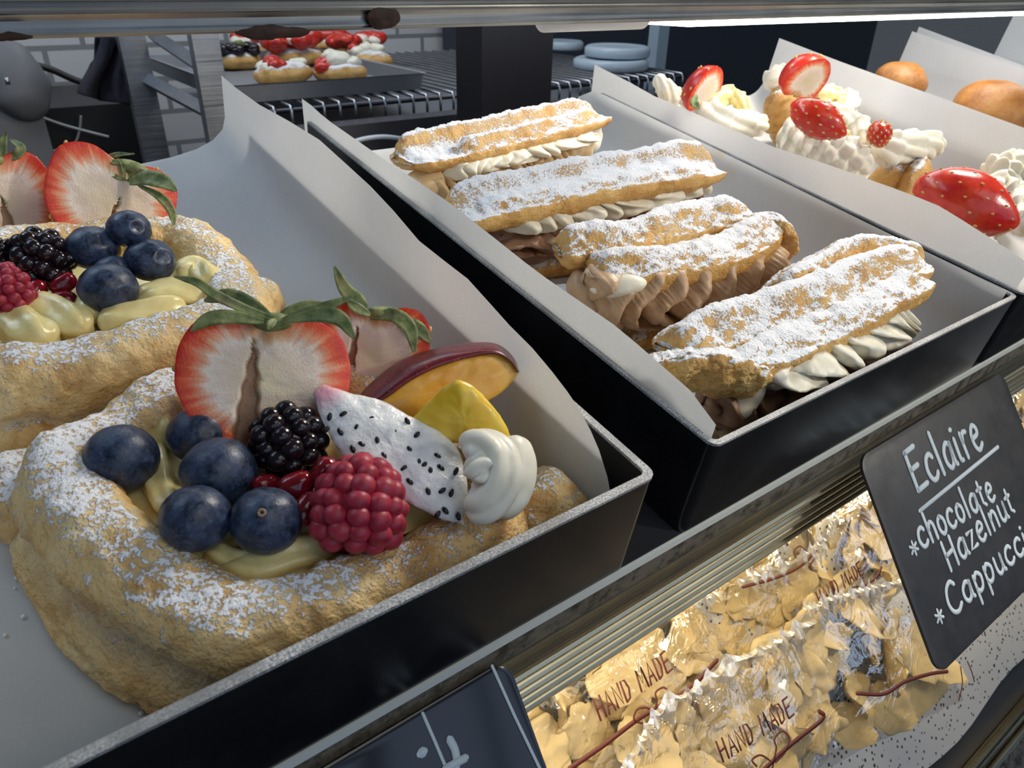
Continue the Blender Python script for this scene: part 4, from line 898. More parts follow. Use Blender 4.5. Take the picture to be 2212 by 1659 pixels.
# ------------------------------------------------------------------ writing
INC = math.radians(43.5); NRM = np.array([0, -math.sin(INC), math.cos(INC)]); UPV = np.array([0, math.cos(INC), math.sin(INC)]); XV = np.array([1.0, 0, 0])
class Plane:
    def __init__(s, p0, bumpf=None): s.p0 = np.array(p0, float); s.f = bumpf
    def loc(s, u, v, h=0.0): q = onp(u, v, s.p0 + NRM * h, NRM); return np.array([q[0], (q - s.p0) @ UPV])
    def pt(s, a, b, h=0.0): return s.p0 + XV * (a - s.p0[0]) + UPV * b + NRM * h
def ribbon(mb, pl, pts, wd, h=0.0, th=.0002, smooth_=True, hf=None):
    P = np.array(pts, float)
    if smooth_ and len(P) > 2: P = smoothpath(np.c_[P, np.zeros(len(P))], 5 * len(P))[:, :2]
    if len(P) == 1: P = np.array([P[0] - [wd * .2, 0], P[0] + [wd * .2, 0]])
    T = np.gradient(P, axis=0); T /= np.maximum(np.linalg.norm(T, axis=1, keepdims=True), 1e-9); N_ = np.stack([-T[:, 1], T[:, 0]], 1)
    e = wd / 2; C_ = [(P[0] - T[0] * e * .8, .3)] + [(p, 1) for p in P] + [(P[-1] + T[-1] * e * .8, .3)]; NN = [N_[0], *N_, N_[-1]]; rows = []
    for (c, k), n_ in zip(C_, NN):
        a, b = c + n_ * e * k, c - n_ * e * k; ha = (hf(*a) if hf else 0) + h; hb = (hf(*b) if hf else 0) + h
        rows.append([pl.pt(*a, ha), pl.pt(*b, hb), pl.pt(*b, hb + th), pl.pt(*a, ha + th)])
    V, F = grid(rows, True); F += [(0, 1, 2, 3), tuple(len(V) - 4 + k for k in (3, 2, 1, 0))]; mb.add(V, F)
GL = {  # handwriting strokes: x in letter widths, y with 1 = capital height
 'E': (.62, [[(.58, 1), (.02, .96)], [(.05, .97), (.05, .03)], [(.04, .02), (.62, .06)], [(.06, .53), (.48, .56)]]),
 'c': (.52, [[(.48, .52), (.36, .63), (.14, .55), (.04, .28), (.16, .04), (.36, .02), (.52, .14)]]),
 'l': (.22, [[(.06, 1.08), (.10, .0)]]), 'a': (.58, [[(.48, .55), (.30, .64), (.08, .46), (.06, .18), (.22, .02), (.42, .16), (.50, .60)], [(.50, .60), (.50, .12), (.58, .02)]]),
 'i': (.26, [[(.08, .62), (.08, .10), (.20, .02)], [(.07, .86)]]), 'r': (.42, [[(.05, .66), (.08, .0)], [(.07, .40), (.20, .62), (.40, .62)]]),
 'e': (.52, [[(.05, .34), (.40, .40), (.44, .56), (.26, .66), (.07, .46), (.08, .16), (.26, .0), (.52, .12)]]),
 'h': (.52, [[(.05, 1.02), (.07, 0)], [(.07, .40), (.24, .62), (.42, .50), (.44, 0)]]), 'o': (.50, [[(.26, .62), (.07, .48), (.05, .18), (.24, .0), (.44, .16), (.44, .46), (.26, .62)]]),
 't': (.40, [[(.18, .92), (.17, .14), (.34, .02)], [(.0, .64), (.36, .66)]]), 'H': (.66, [[(.05, 1), (.05, 0)], [(.58, 1), (.58, 0)], [(.05, .50), (.58, .54)]]),
 'z': (.50, [[(.04, .60), (.44, .62), (.04, .03), (.50, .05)]]), 'n': (.54, [[(.05, .62), (.06, 0)], [(.06, .38), (.24, .62), (.42, .50), (.46, 0)]]),
 'u': (.54, [[(.05, .62), (.07, .16), (.22, .0), (.42, .16), (.45, .62)], [(.45, .62), (.47, .10), (.56, .0)]]), 'd': (.56, [[(.44, .5), (.26, .62), (.07, .44), (.06, .16), (.22, .0), (.42, .16)], [(.46, 1.05), (.46, .08), (.54, 0)]]),
 'p': (.52, [[(.05, .62), (.05, -.36)], [(.05, .44), (.24, .64), (.46, .46), (.40, .12), (.20, .02), (.06, .16)]]),
 'C': (.70, [[(.62, .84), (.44, 1.0), (.16, .84), (.04, .44), (.16, .10), (.42, .0), (.68, .16)]]),
 'A': (.62, [[(.0, 0), (.30, 1), (.60, 0)], [(.12, .36), (.50, .36)]]), 'N': (.62, [[(.04, 0), (.06, 1), (.56, .02), (.58, 1)]]), 'D': (.60, [[(.05, 0), (.05, 1), (.40, .92), (.56, .5), (.40, .08), (.05, 0)]]),
 'M': (.78, [[(.02, 0), (.12, 1), (.38, .30), (.64, 1), (.76, 0)]]), ' ': (.45, [])}
SHARP = set('EHANDMlzt')
def write(mb, pl, word, start, end, cap, wd, h, hf=None, gap=.16, slant=0.0):
    a, b = np.array(start), np.array(end); tot = sum(GL[c][0] + gap for c in word) - gap; d = b - a; sx = np.linalg.norm(d) / tot; d = nrm(d); up = np.array([0, 1.0]) if abs(d[1]) < .9 else np.array([0, 1.0]); x = 0
    for c in word:
        for st in GL[c][1]:
            ribbon(mb, pl, [a + d * (x + q[0] + slant * q[1]) * sx + up * q[1] * cap for q in st], wd, h, smooth_=c not in SHARP and len(st) > 2, hf=hf)
        x += GL[c][0] + gap
def board(name, label, pl, x0, x1, s0, s1, r, th, mat, frame):
    root = thing(name, label, 'sign', tuple(pl.pt((x0 + x1) / 2, s0)), 'hand-lettered price boards')
    o = [(a, b) for a, b, _ in rrect(x0, x1, s0, s1, r, 0, 8)]; i_ = [(a, b) for a, b, _ in rrect(x0 + .0012, x1 - .0012, s0 + .0012, s1 - .0012, r * .85, 0, 8)]
    V, F = ringed([[pl.pt(a, b, -th) for a, b in i_], [pl.pt(a, b, -th * .8) for a, b in o], [pl.pt(a, b, -.0003) for a, b in o], [pl.pt(a, b, 0) for a, b in i_]])
    part('board', (V, F), mat, root, sharp=50); return root
S1 = Plane((0, .081, -.012)); TL = S1.loc(1850, 985); TRr = S1.loc(2170, 812); BL = S1.loc(2035, 1445)
sg = board('chalkboard_sign', 'black chalkboard sign for eclairs with flavours listed by hand, leaning below the tray', S1, .2700, .4040, -.0955, .0005, .007, .002, BOARD, None)
wr = lambda m, w_, s_, e_, cap, wd: write(m, S1, w_, S1.loc(*s_), S1.loc(*e_), cap, wd, .0001)
m = MB(); wr(m, 'Eclaire', (1981, 1063), (2124, 966), .0185, .0025); part('title_lettering', m, CHALK, sg, 'white handwritten word Eclaire')
m = MB(); ribbon(m, S1, [S1.loc(1985, 1104), S1.loc(2155, 965)], .0019, .0001, smooth_=False); part('underline', m, CHALK, sg)
m = MB(); wr(m, 'chocolate', (1990, 1186), (2150, 1078), .0130, .0020); part('lettering', m, CHALK, sg)
m = MB(); wr(m, 'Hazelnut', (2052, 1234), (2192, 1104), .0130, .0020); part('lettering', m, CHALK, sg)
m = MB(); wr(m, 'Cappuccino', (2056, 1332), (2262, 1150), .0130, .0020); part('lettering', m, CHALK, sg)
for (u, v) in ((1973, 1184), (2028, 1331)):
    m = MB(); c = S1.loc(u, v)
    for a in (0, 60, 120):
        d = np.array([math.cos(math.radians(a + 30)), math.sin(math.radians(a + 30))]) * .0030; ribbon(m, S1, [c - d, c + d], .0013, .0001, smooth_=False)
    part('star_mark', m, CHALK, sg)
S2 = Plane((0, .080, -.010))
BOARD2 = mat_plain('glossy_blackboard', (.012, .013, .018), .12)
c2 = S2.loc(1105, 1432); sg2 = board('chalkboard_sign', 'glossy black sign leaning below the fruit pastries, cut off by the lower edge', S2, -.045, c2[0] - .0006, -.085, .0035, .006, .002, BOARD2, None)
for st in ([(912, 1540), (938, 1600), (960, 1652), (985, 1712)], [(1062, 1438), (1110, 1545), (1165, 1660), (1190, 1715)]):
    m = MB(); ribbon(m, S2, [S2.loc(u, v) for u, v in st], .0009, .0001, smooth_=False); part('pale_line', m, CHALK, sg2)  # thin pale lines laid on the board face
m = MB(); ribbon(m, S2, [S2.loc(970, 1596), S2.loc(982, 1620), S2.loc(985, 1650), S2.loc(975, 1700)], .0022, .0001); ribbon(m, S2, [S2.loc(960, 1660), S2.loc(1005, 1636)], .0022, .0002, smooth_=False); part('lettering', m, CHALK, sg2)
m = MB(); ribbon(m, S2, [S2.loc(911, 1625)], .0026, .0001); part('chalk_dot', m, CHALK, sg2)

# ------------------------------------------------------------------ lower shelf with bags of biscuits
BG0 = np.array([0, .1015, -.104]); BP = Plane(BG0)
ls = thing('lower_shelf', 'sloping lower shelf with a speckled liner where the biscuit bags lie', 'shelf', tuple(BP.pt(.4, -.18, -.05)))
part('shelf_panel', MB().add([BP.pt(x, s_, h) for h in (-.040, -.036) for s_ in (-.205, .10) for x in (-.3, 1.9)], [(0, 1, 3, 2), (4, 6, 7, 5), (0, 4, 5, 1), (2, 3, 7, 6), (0, 2, 6, 4), (1, 5, 7, 3)]), DARK, ls, smooth=False)
rows = []
for s_ in np.linspace(-.186, .09, 40):
    rows.append([BP.pt(x, s_ + (.004 * math.sin(x * 40) if s_ < -.18 else 0), -.0342 + .0012 * math.sin(x * 31 + s_ * 50)) for x in np.linspace(-.2, 1.5, 80)])
part('liner', grid(rows), SPECK, ls, 'white liner paper with black flecks')
bt = thing('bottom_rail', 'pair of bright metal rails along the bottom of the case', 'rail', tuple(BP.pt(.4, -.22, -.05)))
for k, (s0, s1) in enumerate(((-.2078, -.2056), (-.2120, -.2088), (-.2200, -.2160))):
    part('rail_bar', MB().add([BP.pt(x, q, h) for h in (-.040, -.030) for q in (s0, s1) for x in (-.3, 1.9)], [(0, 1, 3, 2), (4, 6, 7, 5), (0, 4, 5, 1), (2, 3, 7, 6), (0, 2, 6, 4), (1, 5, 7, 3)]), ALU, bt, smooth=False)
part('rail_base', MB().add([BP.pt(x, q, h) for h in (-.046, -.0405) for q in (-.26, -.2052) for x in (-.3, 1.9)], [(0, 1, 3, 2), (4, 6, 7, 5), (0, 4, 5, 1), (2, 3, 7, 6), (0, 2, 6, 4), (1, 5, 7, 3)]), GRIME, bt, smooth=False)
def biscuit(kind, seed):
    rnd = np.random.RandomState(seed); rows = []; m_ = 40
    for side in (1, -1):
        rr = np.linspace(0.02, 1, 12) if side == 1 else np.linspace(1, .02, 12)
        for r in rr:
            ring = []
            for j in range(m_):
                a = 2 * PI * j / m_; k = 1 + .08 * math.sin(3 * a + seed) + .06 * math.sin(5 * a + 2 * seed) + .035 * math.sin(13 * a + seed)
                x, y = r * k * math.cos(a), r * k * math.sin(a) * .82; z = (.24 * (x + .1 * seed % 1) ** 2 - .16 * y * y * (1 if kind else -1) + .10 * math.sin(5 * a + seed) * r ** 2) + side * .10 * math.sqrt(max(0, 1 - r ** 4))
                ring.append((x, y, z))
            rows.append(ring)
    V, F = grid(rows, True); F = [f for f in F]; V = rough(V, F, .22, 2.2, 3, seed); V = rough(V, F, .06, 9, 3, seed + 2); return V, F
BK = [biscuit(i % 2, i + 3) for i in range(5)]
BPROTO = {}; crumbs = random.Random(12)
def bag(label, corners, h0, nx, ny, words=None, ribbons=(), hearts=(), bisc_label='', seed=0, size=.0155, seam=None):
    c = [BP.loc(u, v, h0) for u, v in corners]; TLc, TRc, BRc, BLc = c; mid = sum(c) / 4
    root = thing('biscuit_bag', label, 'bag', tuple(BP.pt(*mid, h0 - .02)), 'clear bags of biscuits on the lower shelf')
    def q(a, b): return (TLc * (1 - a) + TRc * a) * (1 - b) + (BLc * (1 - a) + BRc * a) * b
    def hgt(a, b): 
        e = (math.sin(PI * min(max(a, 0), 1)) ** .5) * (math.sin(PI * min(max(b * .9 + .1, 0), 1)) ** .5)
        return h0 - .011 + .011 * e
    rows = []; N_ = 44
    for j in range(N_ + 1):
        rows.append([BP.pt(*q(i / N_, j / N_), hgt(i / N_, j / N_)) for i in range(N_ + 1)])
    V, F = grid(rows); d = np.abs(fbm(V, 26, 3, seed)) * .010 + fbm(V, 70, 2, seed + 1) * .0022; V = V - NRM * d[:, None]
    part('film', (V, F), FILM, root, 'clear crinkled film')
    if seam:                                  # the creased mouth of the bag, highlights given by a silvery material
        sp_ = smoothpath([(*BP.loc(u, v, h0), 0) for u, v in seam], 90); rows = []; rr_ = random.Random(seed + 9)
        for i, p_ in enumerate(sp_):
            zg = (i * .31 + .8 * math.sin(i * .23 + seed)) % 2; zg = abs(zg - 1); wd_ = (.0018 + .0050 * zg ** 2) * (.6 + .8 * abs(math.sin(i * .11 + seed)))
            rows.append([BP.pt(p_[0], p_[1] + wd_ * .9, h0 + .0002 + .002 * zg), BP.pt(p_[0], p_[1] + wd_ * .3, h0 + .0034 - .002 * zg), BP.pt(p_[0], p_[1] - wd_ * .4, h0 + .0026 * zg), BP.pt(p_[0], p_[1] - wd_ * 1.3, h0 - .001)])
        part('gathered_edge', grid(rows), SEAM, root, 'creased silvery mouth', smooth=False)
    def hf(a, b): return h0 + .0012
    if words:
        for (w_, s_, e_, cap) in words:
            m = MB(); write(m, BP, w_, BP.loc(*s_, h0), BP.loc(*e_, h0), cap, .00095, 0, hf=hf, gap=.2); part('lettering', m, PRINT, root)
    for rb, wd in ribbons:
        m = MB(); ribbon(m, BP, [BP.loc(u, v, h0) for u, v in rb], wd, 0, hf=hf); part('printed_ribbon', m, PRINT, root)
    for (u, v) in hearts:
        p = BP.loc(u, v, h0); o = [(.0052 * .0625 * 16 * math.sin(t) ** 3 * .62, .0052 * .0625 * (13 * math.cos(t) - 5 * math.cos(2 * t) - 2 * math.cos(3 * t) - math.cos(4 * t)) * .62) for t in np.linspace(0, 2 * PI, 36, endpoint=False)]
        V, F = ringed([[BP.pt(p[0] + a, p[1] + b, hf(0, 0)) for a, b in o], [BP.pt(p[0] + a, p[1] + b, hf(0, 0) + .0002) for a, b in o]]); part('printed_heart', (V, F), HEART, root)
    rnd = random.Random(seed)
    for j in range(ny):
        for i in range(nx):
            a = (i + .5 + rnd.uniform(-.22, .22)) / nx; b = .10 + .88 * (j + .5 + rnd.uniform(-.22, .22)) / ny; k = rnd.randrange(5)
            h = h0 - .020 - rnd.uniform(0, .008); p = BP.pt(*q(a, b), h)
            R = np.stack([XV, UPV, NRM], 1) @ np.array(Euler((rnd.uniform(-.5, .5), rnd.uniform(-.5, .5), rnd.uniform(0, 6.28))).to_matrix()); s_ = size * rnd.uniform(.8, 1.15)
            M = Matrix.Translation(p) @ Matrix(R.tolist()).to_4x4() @ Matrix.Scale(s_, 4)
            if k not in BPROTO:
                me = mkmesh('biscuit', BK[k][0], BK[k][1], COOKIE); BPROTO[k] = me
            o = bpy.data.objects.new('biscuit', BPROTO[k]); COL.objects.link(o); o.matrix_world = M; ROOT[o.name] = tuple(p)
            setp(o, bisc_label, 'biscuit', 'biscuits ' + bisc_label.split(' biscuit ')[-1])
    return root
def mat_seam():
    t = NT('film_seam_glints'); tr = t.n('BsdfTransparent', Color=(1, .98, .95, 1)); gl = t.n('BsdfPrincipled', Base__Color=(.80, .78, .74), Metallic=.6, Roughness=.22)  # silvery base stands in for bright highlights on folded clear film
    mx = t.n('MixShader', Fac=t.mr(t.noise(260, 2), .35, .65, .35, .95)); t.put(mx, '_1', tr.outputs[0]); t.put(mx, '_2', gl.outputs[0]); t.t.links.new(mx.outputs[0], t.out.inputs[0]); return t.m
SEAM = mat_seam()
bag('clear bag of biscuits at the lower left, its printed ribbon running to the neighbouring seam', [(1120, 1570), (1560, 1290), (1660, 1520), (1230, 1850)], .0, 5, 4, [('HAND MADE', (1293, 1556), (1449, 1446), .0095)],
    [([(1225, 1660), (1300, 1608), (1385, 1545), (1480, 1490), (1545, 1425)], .0022), ([(1389, 1562), (1366, 1555), (1372, 1532), (1395, 1528), (1408, 1545), (1400, 1560)], .0009), ([(1405, 1550), (1415, 1515), (1412, 1495), (1430, 1484), (1440, 1500), (1430, 1530), (1412, 1545)], .0009)], [(1431, 1393)], 'pale golden biscuit in the bag at the lower left', 1)
bag('clear bag of biscuits in front of the others, with a crinkled silvery mouth', [(1372, 1600), (1758, 1345), (1850, 1640), (1480, 1950)], .010, 5, 4, [('HAND MADE', (1557, 1645), (1711, 1544), .0095)],
    [([(1620, 1685), (1700, 1610), (1772, 1552), (1765, 1535)], .0022), ([(1630, 1654), (1620, 1640), (1640, 1630), (1665, 1650), (1655, 1665)], .0009), ([(1665, 1650), (1672, 1615), (1668, 1595), (1685, 1578), (1700, 1595), (1690, 1625), (1670, 1645)], .0009)], [(1687, 1481)], 'pale golden biscuit in the front bag with the silvery mouth', 2, seam=[(1330, 1690), (1380, 1610), (1435, 1527), (1500, 1492), (1590, 1432), (1680, 1388), (1757, 1345)])
bag('clear bag of biscuits behind the front two, a creased silvery edge across it', [(1440, 1345), (1790, 1100), (1810, 1320), (1500, 1530)], -.012, 5, 4, None,
    [([(1600, 1268), (1680, 1245), (1735, 1215), (1775, 1165)], .0016), ([(1715, 1205), (1712, 1190), (1725, 1180), (1742, 1195), (1755, 1205), (1742, 1225)], .0008)], [], 'pale golden biscuit in the bag behind the front two', 3, seam=[(1590, 1262), (1680, 1230), (1765, 1184), (1790, 1145), (1806, 1112)])
bag('clear bag of biscuits touching the left edge of the eclair sign', [(1790, 1120), (1985, 985), (2040, 1215), (1800, 1345)], -.010, 4, 4, [('HAND MADE', (1768, 1309), (1862, 1240), .0080)],
    [([(1840, 1280), (1885, 1250), (1900, 1225)], .0016), ([(1838, 1278), (1835, 1270), (1848, 1268), (1855, 1276)], .0008)], [(1850, 1195)], 'pale golden biscuit in the bag left of the sign', 4)
bag('clear bag of large biscuit pieces under the lower corner of the eclair sign', [(1740, 1322), (2010, 1225), (2125, 1520), (1790, 1690)], .004, 4, 4, None,
    [([(1846, 1497), (1905, 1498), (1950, 1472), (2005, 1455), (2042, 1450)], .0020), ([(2070, 1440), (2074, 1475), (2066, 1512)], .0008), ([(2085, 1428), (2094, 1450), (2100, 1472)], .0008)], [], 'large pale biscuit piece in the bag under the sign', 5, .0185, seam=[(1735, 1322), (1800, 1296), (1880, 1274), (1985, 1250)])
bag('clear bag of biscuits showing past the right edge of the eclair sign', [(2040, 960), (2330, 770), (2400, 960), (2110, 1150)], -.010, 5, 4, None, [], [], 'pale golden biscuit in the bag right of the sign', 6)

def crumbs_at(label, px_, z, n, seed, mat):
    rnd = random.Random(seed); m = MB(); B, G = ball(8, 6)
    for k in range(n):
        (u, v), (du, dv) = rnd.choice(px_); p = onz(u + rnd.gauss(0, du), v + rnd.gauss(0, dv), z); r = rnd.uniform(.0002, .0007); m.add(rough(B * np.array([r, r, r * .7]), G, r * .5, 1.2 / r, 1, k) + p + np.array([0, 0, r * .4]), G)
    return solid('sugar_crumbs', m, mat, label, 'sugar', kind='stuff')
SUGAR = mat_plain('icing_sugar', (.82, .82, .84), .8)
crumbs_at('loose icing sugar scattered on the paper beside the front pastry', [((140, 1200), (25, 28)), ((180, 1260), (20, 20)), ((350, 1540), (25, 8)), ((250, 1340), (60, 60)), ((90, 1250), (60, 70)), ((210, 1390), (20, 30))], .0031, 110, 1, SUGAR)
crumbs_at('loose icing sugar fallen in front of the nearest eclair', [((1570, 925), (25, 10)), ((1620, 910), (20, 10))], .0031, 60, 2, SUGAR)

# ------------------------------------------------------------------ the room behind and in front of the case
FI = np.linalg.inv(FM)
def S(P): P = np.atleast_2d(np.asarray(P, float)); return P @ FI[:3, :3].T + FI[:3, 3]
def rdir(u, v): return FM[:3, :3] @ ray(u, v)
CR = FM[:3, :3] @ CAM + FM[:3, 3]
def rY(u, v, Y): d = rdir(u, v); return CR + (Y - CR[1]) / d[1] * d
def rZ(u, v, z): d = rdir(u, v); return CR + (z - CR[2]) / d[2] * d
def rbox(mb, lo, hi): 
    t = MB().box(lo, hi); V, F = t.arr; return mb.add(S(V), F)
def struct(name, lo, hi, mat):
    return solid(name, rbox(MB(), lo, hi), mat, None, None, kind='structure', smooth=False)
struct('floor', (-2.6, -2.4, -.05), (3.4, 2.6, 0), mat_plain('grey_floor', (.10, .09, .085), .5))
def wallpanel(name, x0, x1, z0, z1, y, mat):
    m = MB(); rbox(m, (x0, y, z0), (x1, y + .08, z1)); V, F = m.arr; me = mkmesh(name, V @ FM[:3, :3].T + FM[:3, 3], F, mat, smooth=False)
    me.transform(Matrix.Rotation(-PI / 2, 4, 'X')); o = bpy.data.objects.new(name, me); COL.objects.link(o); o.matrix_world = Matrix(FI.tolist()) @ Matrix.Rotation(PI / 2, 4, 'X'); ROOT[name] = (0, 0, 0); setp(o, kind='structure'); return o
wallpanel('wall_back', -2.6, 3.4, 0, 2.8, 2.0, TILE)
struct('wall_front', (-2.6, -2.4, 0), (3.4, -2.3, 1.0), mat_plain('dark_front_wall', (.06, .058, .06), .7)); struct('wall_front_upper', (-2.6, -2.4, 2.75), (3.4, -2.3, 3.0), mat_plain('front_wall_top', (.06, .058, .06), .7))
wf = mat_plain('dark_window_frame', (.02, .02, .022), .4); sky = mat_emit('bright_daylight_outside', (.55, .72, 1.0), 1.1)
for k in range(4):
    x0 = -2.4 + 1.42 * k; m = MB()
    for lo, hi in (((x0, -2.38, 1.0), (x0 + .06, -2.30, 2.75)), ((x0 + 1.36, -2.38, 1.0), (x0 + 1.42, -2.30, 2.75)), ((x0 + .06, -2.38, 1.0), (x0 + 1.36, -2.30, 1.06)), ((x0 + .06, -2.38, 2.69), (x0 + 1.36, -2.30, 2.75)), ((x0 + .68, -2.38, 1.06), (x0 + .72, -2.30, 2.69))): rbox(m, lo, hi)
    w_ = solid('window_%d' % (k + 1), m, wf, None, None, kind='structure', smooth=False)
    part('window_pane', rbox(MB(), (x0 + .06, -2.372, 1.06), (x0 + 1.36, -2.362, 2.69)), sky, w_, smooth=False)

# black post of the case
a = rY(1041, 110, .80); b = rY(1194, 110, .80)
solid('case_post', rbox(MB(), (a[0], .80, .0), (b[0], .86, 2.2)), mat_plain('black_post_paint', (.012, .012, .016), .35), 'black upright post behind the eclairs', 'post', smooth=False)
a = rY(1420, 100, 1.25); b = rY(1442, 100, 1.25)
solid('rear_upright', rbox(MB(), (a[0], 1.25, 0), (b[0], 1.28, 2.2)), mat_plain('pale_upright', (.30, .38, .44), .4), 'thin pale upright behind the cream puffs', 'post', smooth=False)
# wire rack with a pan of pastries
YR = 1.10; zr = (rY(590, 236, YR)[2] + rY(1030, 208, YR)[2]) / 2; xl = rY(575, 236, YR)[0]; xr = rY(1480, 178, YR)[0]
rk = thing('wire_rack', 'grey wire rack shelf with hooked front edge behind the case', 'rack', tuple(S((1.0, YR, zr - .05))[0]))
zl = rY(900, 252, YR)[2]
def rt(mb, pts, r, n=8): V, F = sweep(pts, r, n); return mb.add(S(V), F)
m = MB(); rt(m, [(xl, YR, zr), (xr, YR, zr)], .0042); part('front_wire', m, DARKSTEEL, rk)
m = MB(); rt(m, [(xl, YR, zl), (xr, YR, zl)], .0026); part('front_wire', m, DARKSTEEL, rk)
sp = .0262; k = 0; x = xl + .01
while x < xr:
    m = MB(); rt(m, [(x, YR - .005, zl - .004), (x, YR - .005, zr), (x, YR - .002, zr + .006), (x, YR + .05, zr + .007), (x, YR + .62, zr + .007)], .0024, 7); part('cross_wire', m, STEEL, rk); x += sp
m = MB(); rbox(m, (xl, YR + .012, zr - .045), (xr, YR + .6, zr - .04)); part('shelf_plate', m, mat_plain('grey_shelf_plate', (.16, .17, .19), .45), rk, smooth=False)
pan = rZ(505, 190, zr + .009); p2 = rZ(920, 166, zr + .009); yb = YR + .50
pn = solid('sheet_pan', MB(), STEEL, 'x', 'pan') if 0 else None
px0, px1 = rY(492, 190, YR + .03)[0], rY(922, 165, YR + .03)[0]; y0 = YR + .03; zt = zr + .034
rows = [[(x, y, z) for x, y, _ in rrect(px0 + i, px1 - i, y0 + i, yb - i, .012, 0)] for i, z in ((0, 0), (-.002, 0), (-.002, 0), (.0, 0))]
z0 = zr + .010
pr_ = [[(x, y, z0) for x, y, _ in rrect(px0 + .004, px1 - .004, y0 + .004, yb - .004, .012, 0)], [(x, y, zt) for x, y, _ in rrect(px0, px1, y0, yb, .014, 0)], [(x, y, zt + .002) for x, y, _ in rrect(px0 - .004, px1 + .004, y0 - .004, yb + .004, .016, 0)], [(x, y, zt + .001) for x, y, _ in rrect(px0 + .003, px1 - .003, y0 + .003, yb - .003, .013, 0)], [(x, y, z0 + .002) for x, y, _ in rrect(px0 + .006, px1 - .006, y0 + .006, yb - .006, .011, 0)]]
V, F = ringed(pr_); solid('sheet_pan', (S(V), F), mat_plain('dull_pan_metal', (.26, .27, .29), .4, .3), 'shallow metal pan of pastries on the wire rack', 'pan', sharp=40)
zf = z0 + .003
def rpastry(label, u, v, rx, ry, tops, seed, mat=None):
    c = rZ(u, v, zf); root = thing('rack_pastry', label, 'pastry', tuple(S(c)[0]), 'pastries on the rack pan')
    B, G = ball(40, 24); V = B * np.array([rx, ry, .020]) + c + np.array([0, 0, .014]); V = rough(V, G, .012, 45, 3, seed); V = rough(V, G, .003, 200, 3, seed + 1); V[:, 2] = np.maximum(V[:, 2], zf)
    o = part('pastry_base', (S(V), G), CHOUX, root); addattr(o, 'sugar', -.02 + fbm(V, 25, 2, seed) * .5)
    for nm, mt, lumps in tops:
        m = MB(); B, G = ball(20, 12)
        for (dx, dy, dz_, r) in lumps:
            V = B * np.array([r * 1.2, r, r * .75]) + c + np.array([dx, dy, dz_ * .74]); m.add(S(rough(V, G, r * .8, .9 / r, 3, seed + int(dx * 1e4))), G)
        part(nm, m, mt, root)
    return root
R1 = lambda n, r, zz, w_, d_, seed: [(random.Random(seed * 50 + k).uniform(-w_, w_), random.Random(seed * 50 + k + 25).uniform(-d_, d_), zz + random.Random(seed * 50 + k + 12).uniform(-.006, .006), r * random.Random(seed + k).uniform(.8, 1.2)) for k in range(n)]
rpastry('rack pastry covered with black berries, at the left end of the pan', 512, 148, .046, .04, [('berries', BLACKB, R1(26, .011, .048, .034, .03, 1)), ('green_slice', LEAF, [(.005, -.02, .062, .009)])], 1)
rpastry('low brown pastry with sugar at the front of the pan, left of the other', 612, 180, .050, .04, [('icing', WHITE, R1(9, .010, .036, .035, .022, 2)), ('fruit', SKIN, R1(3, .012, .040, .02, .02, 13))], 2)
rpastry('low brown pastry with white cream at the middle of the pan front', 735, 176, .046, .04, [('cream', WHITE, [(.0, .0, .045, .022), (.02, -.012, .04, .014), (-.01, .01, .055, .014)]), ('fruit', SKIN, [(-.035, -.012, .034, .012), (-.028, .006, .04, .012)])], 3)
rpastry('pale square pastry at the right front corner of the pan', 800, 147, .046, .038, [('cream', WHITE, R1(6, .012, .046, .03, .02, 4)), ('fruit', SKIN, [(-.03, .01, .05, .010), (.01, .015, .052, .008)])], 4)
rpastry('large pastry heaped with cut strawberries and cream on the pan', 640, 140, .060, .05, [('fruit', SKIN, R1(20, .019, .062, .055, .040, 5)), ('cream', WHITE, R1(6, .014, .066, .05, .04, 6))], 5)
rpastry('pastry with red berry topping at the back of the pan', 775, 125, .058, .045, [('fruit', SKIN, R1(22, .016, .052, .055, .035, 7)), ('cream', WHITE, R1(4, .013, .048, .045, .035, 8))], 6)
rpastry('pastry with a white peak behind the strawberry heap', 560, 124, .05, .045, [('cream', WHITE, R1(5, .016, .045, .04, .03, 9)), ('fruit', SKIN, R1(8, .015, .052, .04, .03, 10))], 7)
rpastry('farthest pastry on the pan, topped with red fruit and cream', 705, 112, .05, .045, [('fruit', SKIN, R1(14, .016, .050, .045, .03, 11)), ('cream', WHITE, R1(4, .014, .048, .04, .03, 12))], 8)
# white lids right of the post
LID = mat_plain('white_lid_plastic', (.42, .50, .56), .35)
for k, (u, v, rr, zz, lab) in enumerate([(1318, 150, .080, .0100, 'large white round lid lowest of the stack behind the case'), (1330, 148, .070, .0325, 'white round lid lying on top of the larger lid'), (1215, 108, .055, .0100, 'white lid half hidden by the black post')]):
    c = rZ(u, v, zr + .008); n = 40; rows = []
    for r, z in ((.001, .0), (.96, 0), (1.0, .004), (1.0, .016), (.93, .020), (.88, .0215), (.80, .019), (.5, .0185), (.001, .0185)): rows.append([(c[0] + rr * r * math.cos(2 * PI * j / n), c[1] + rr * r * math.sin(2 * PI * j / n), zr + zz + z) for j in range(n)])
    V, F = grid(rows, True); solid('round_lid', (S(V), F), LID, lab, 'lid', 'lids behind the case')
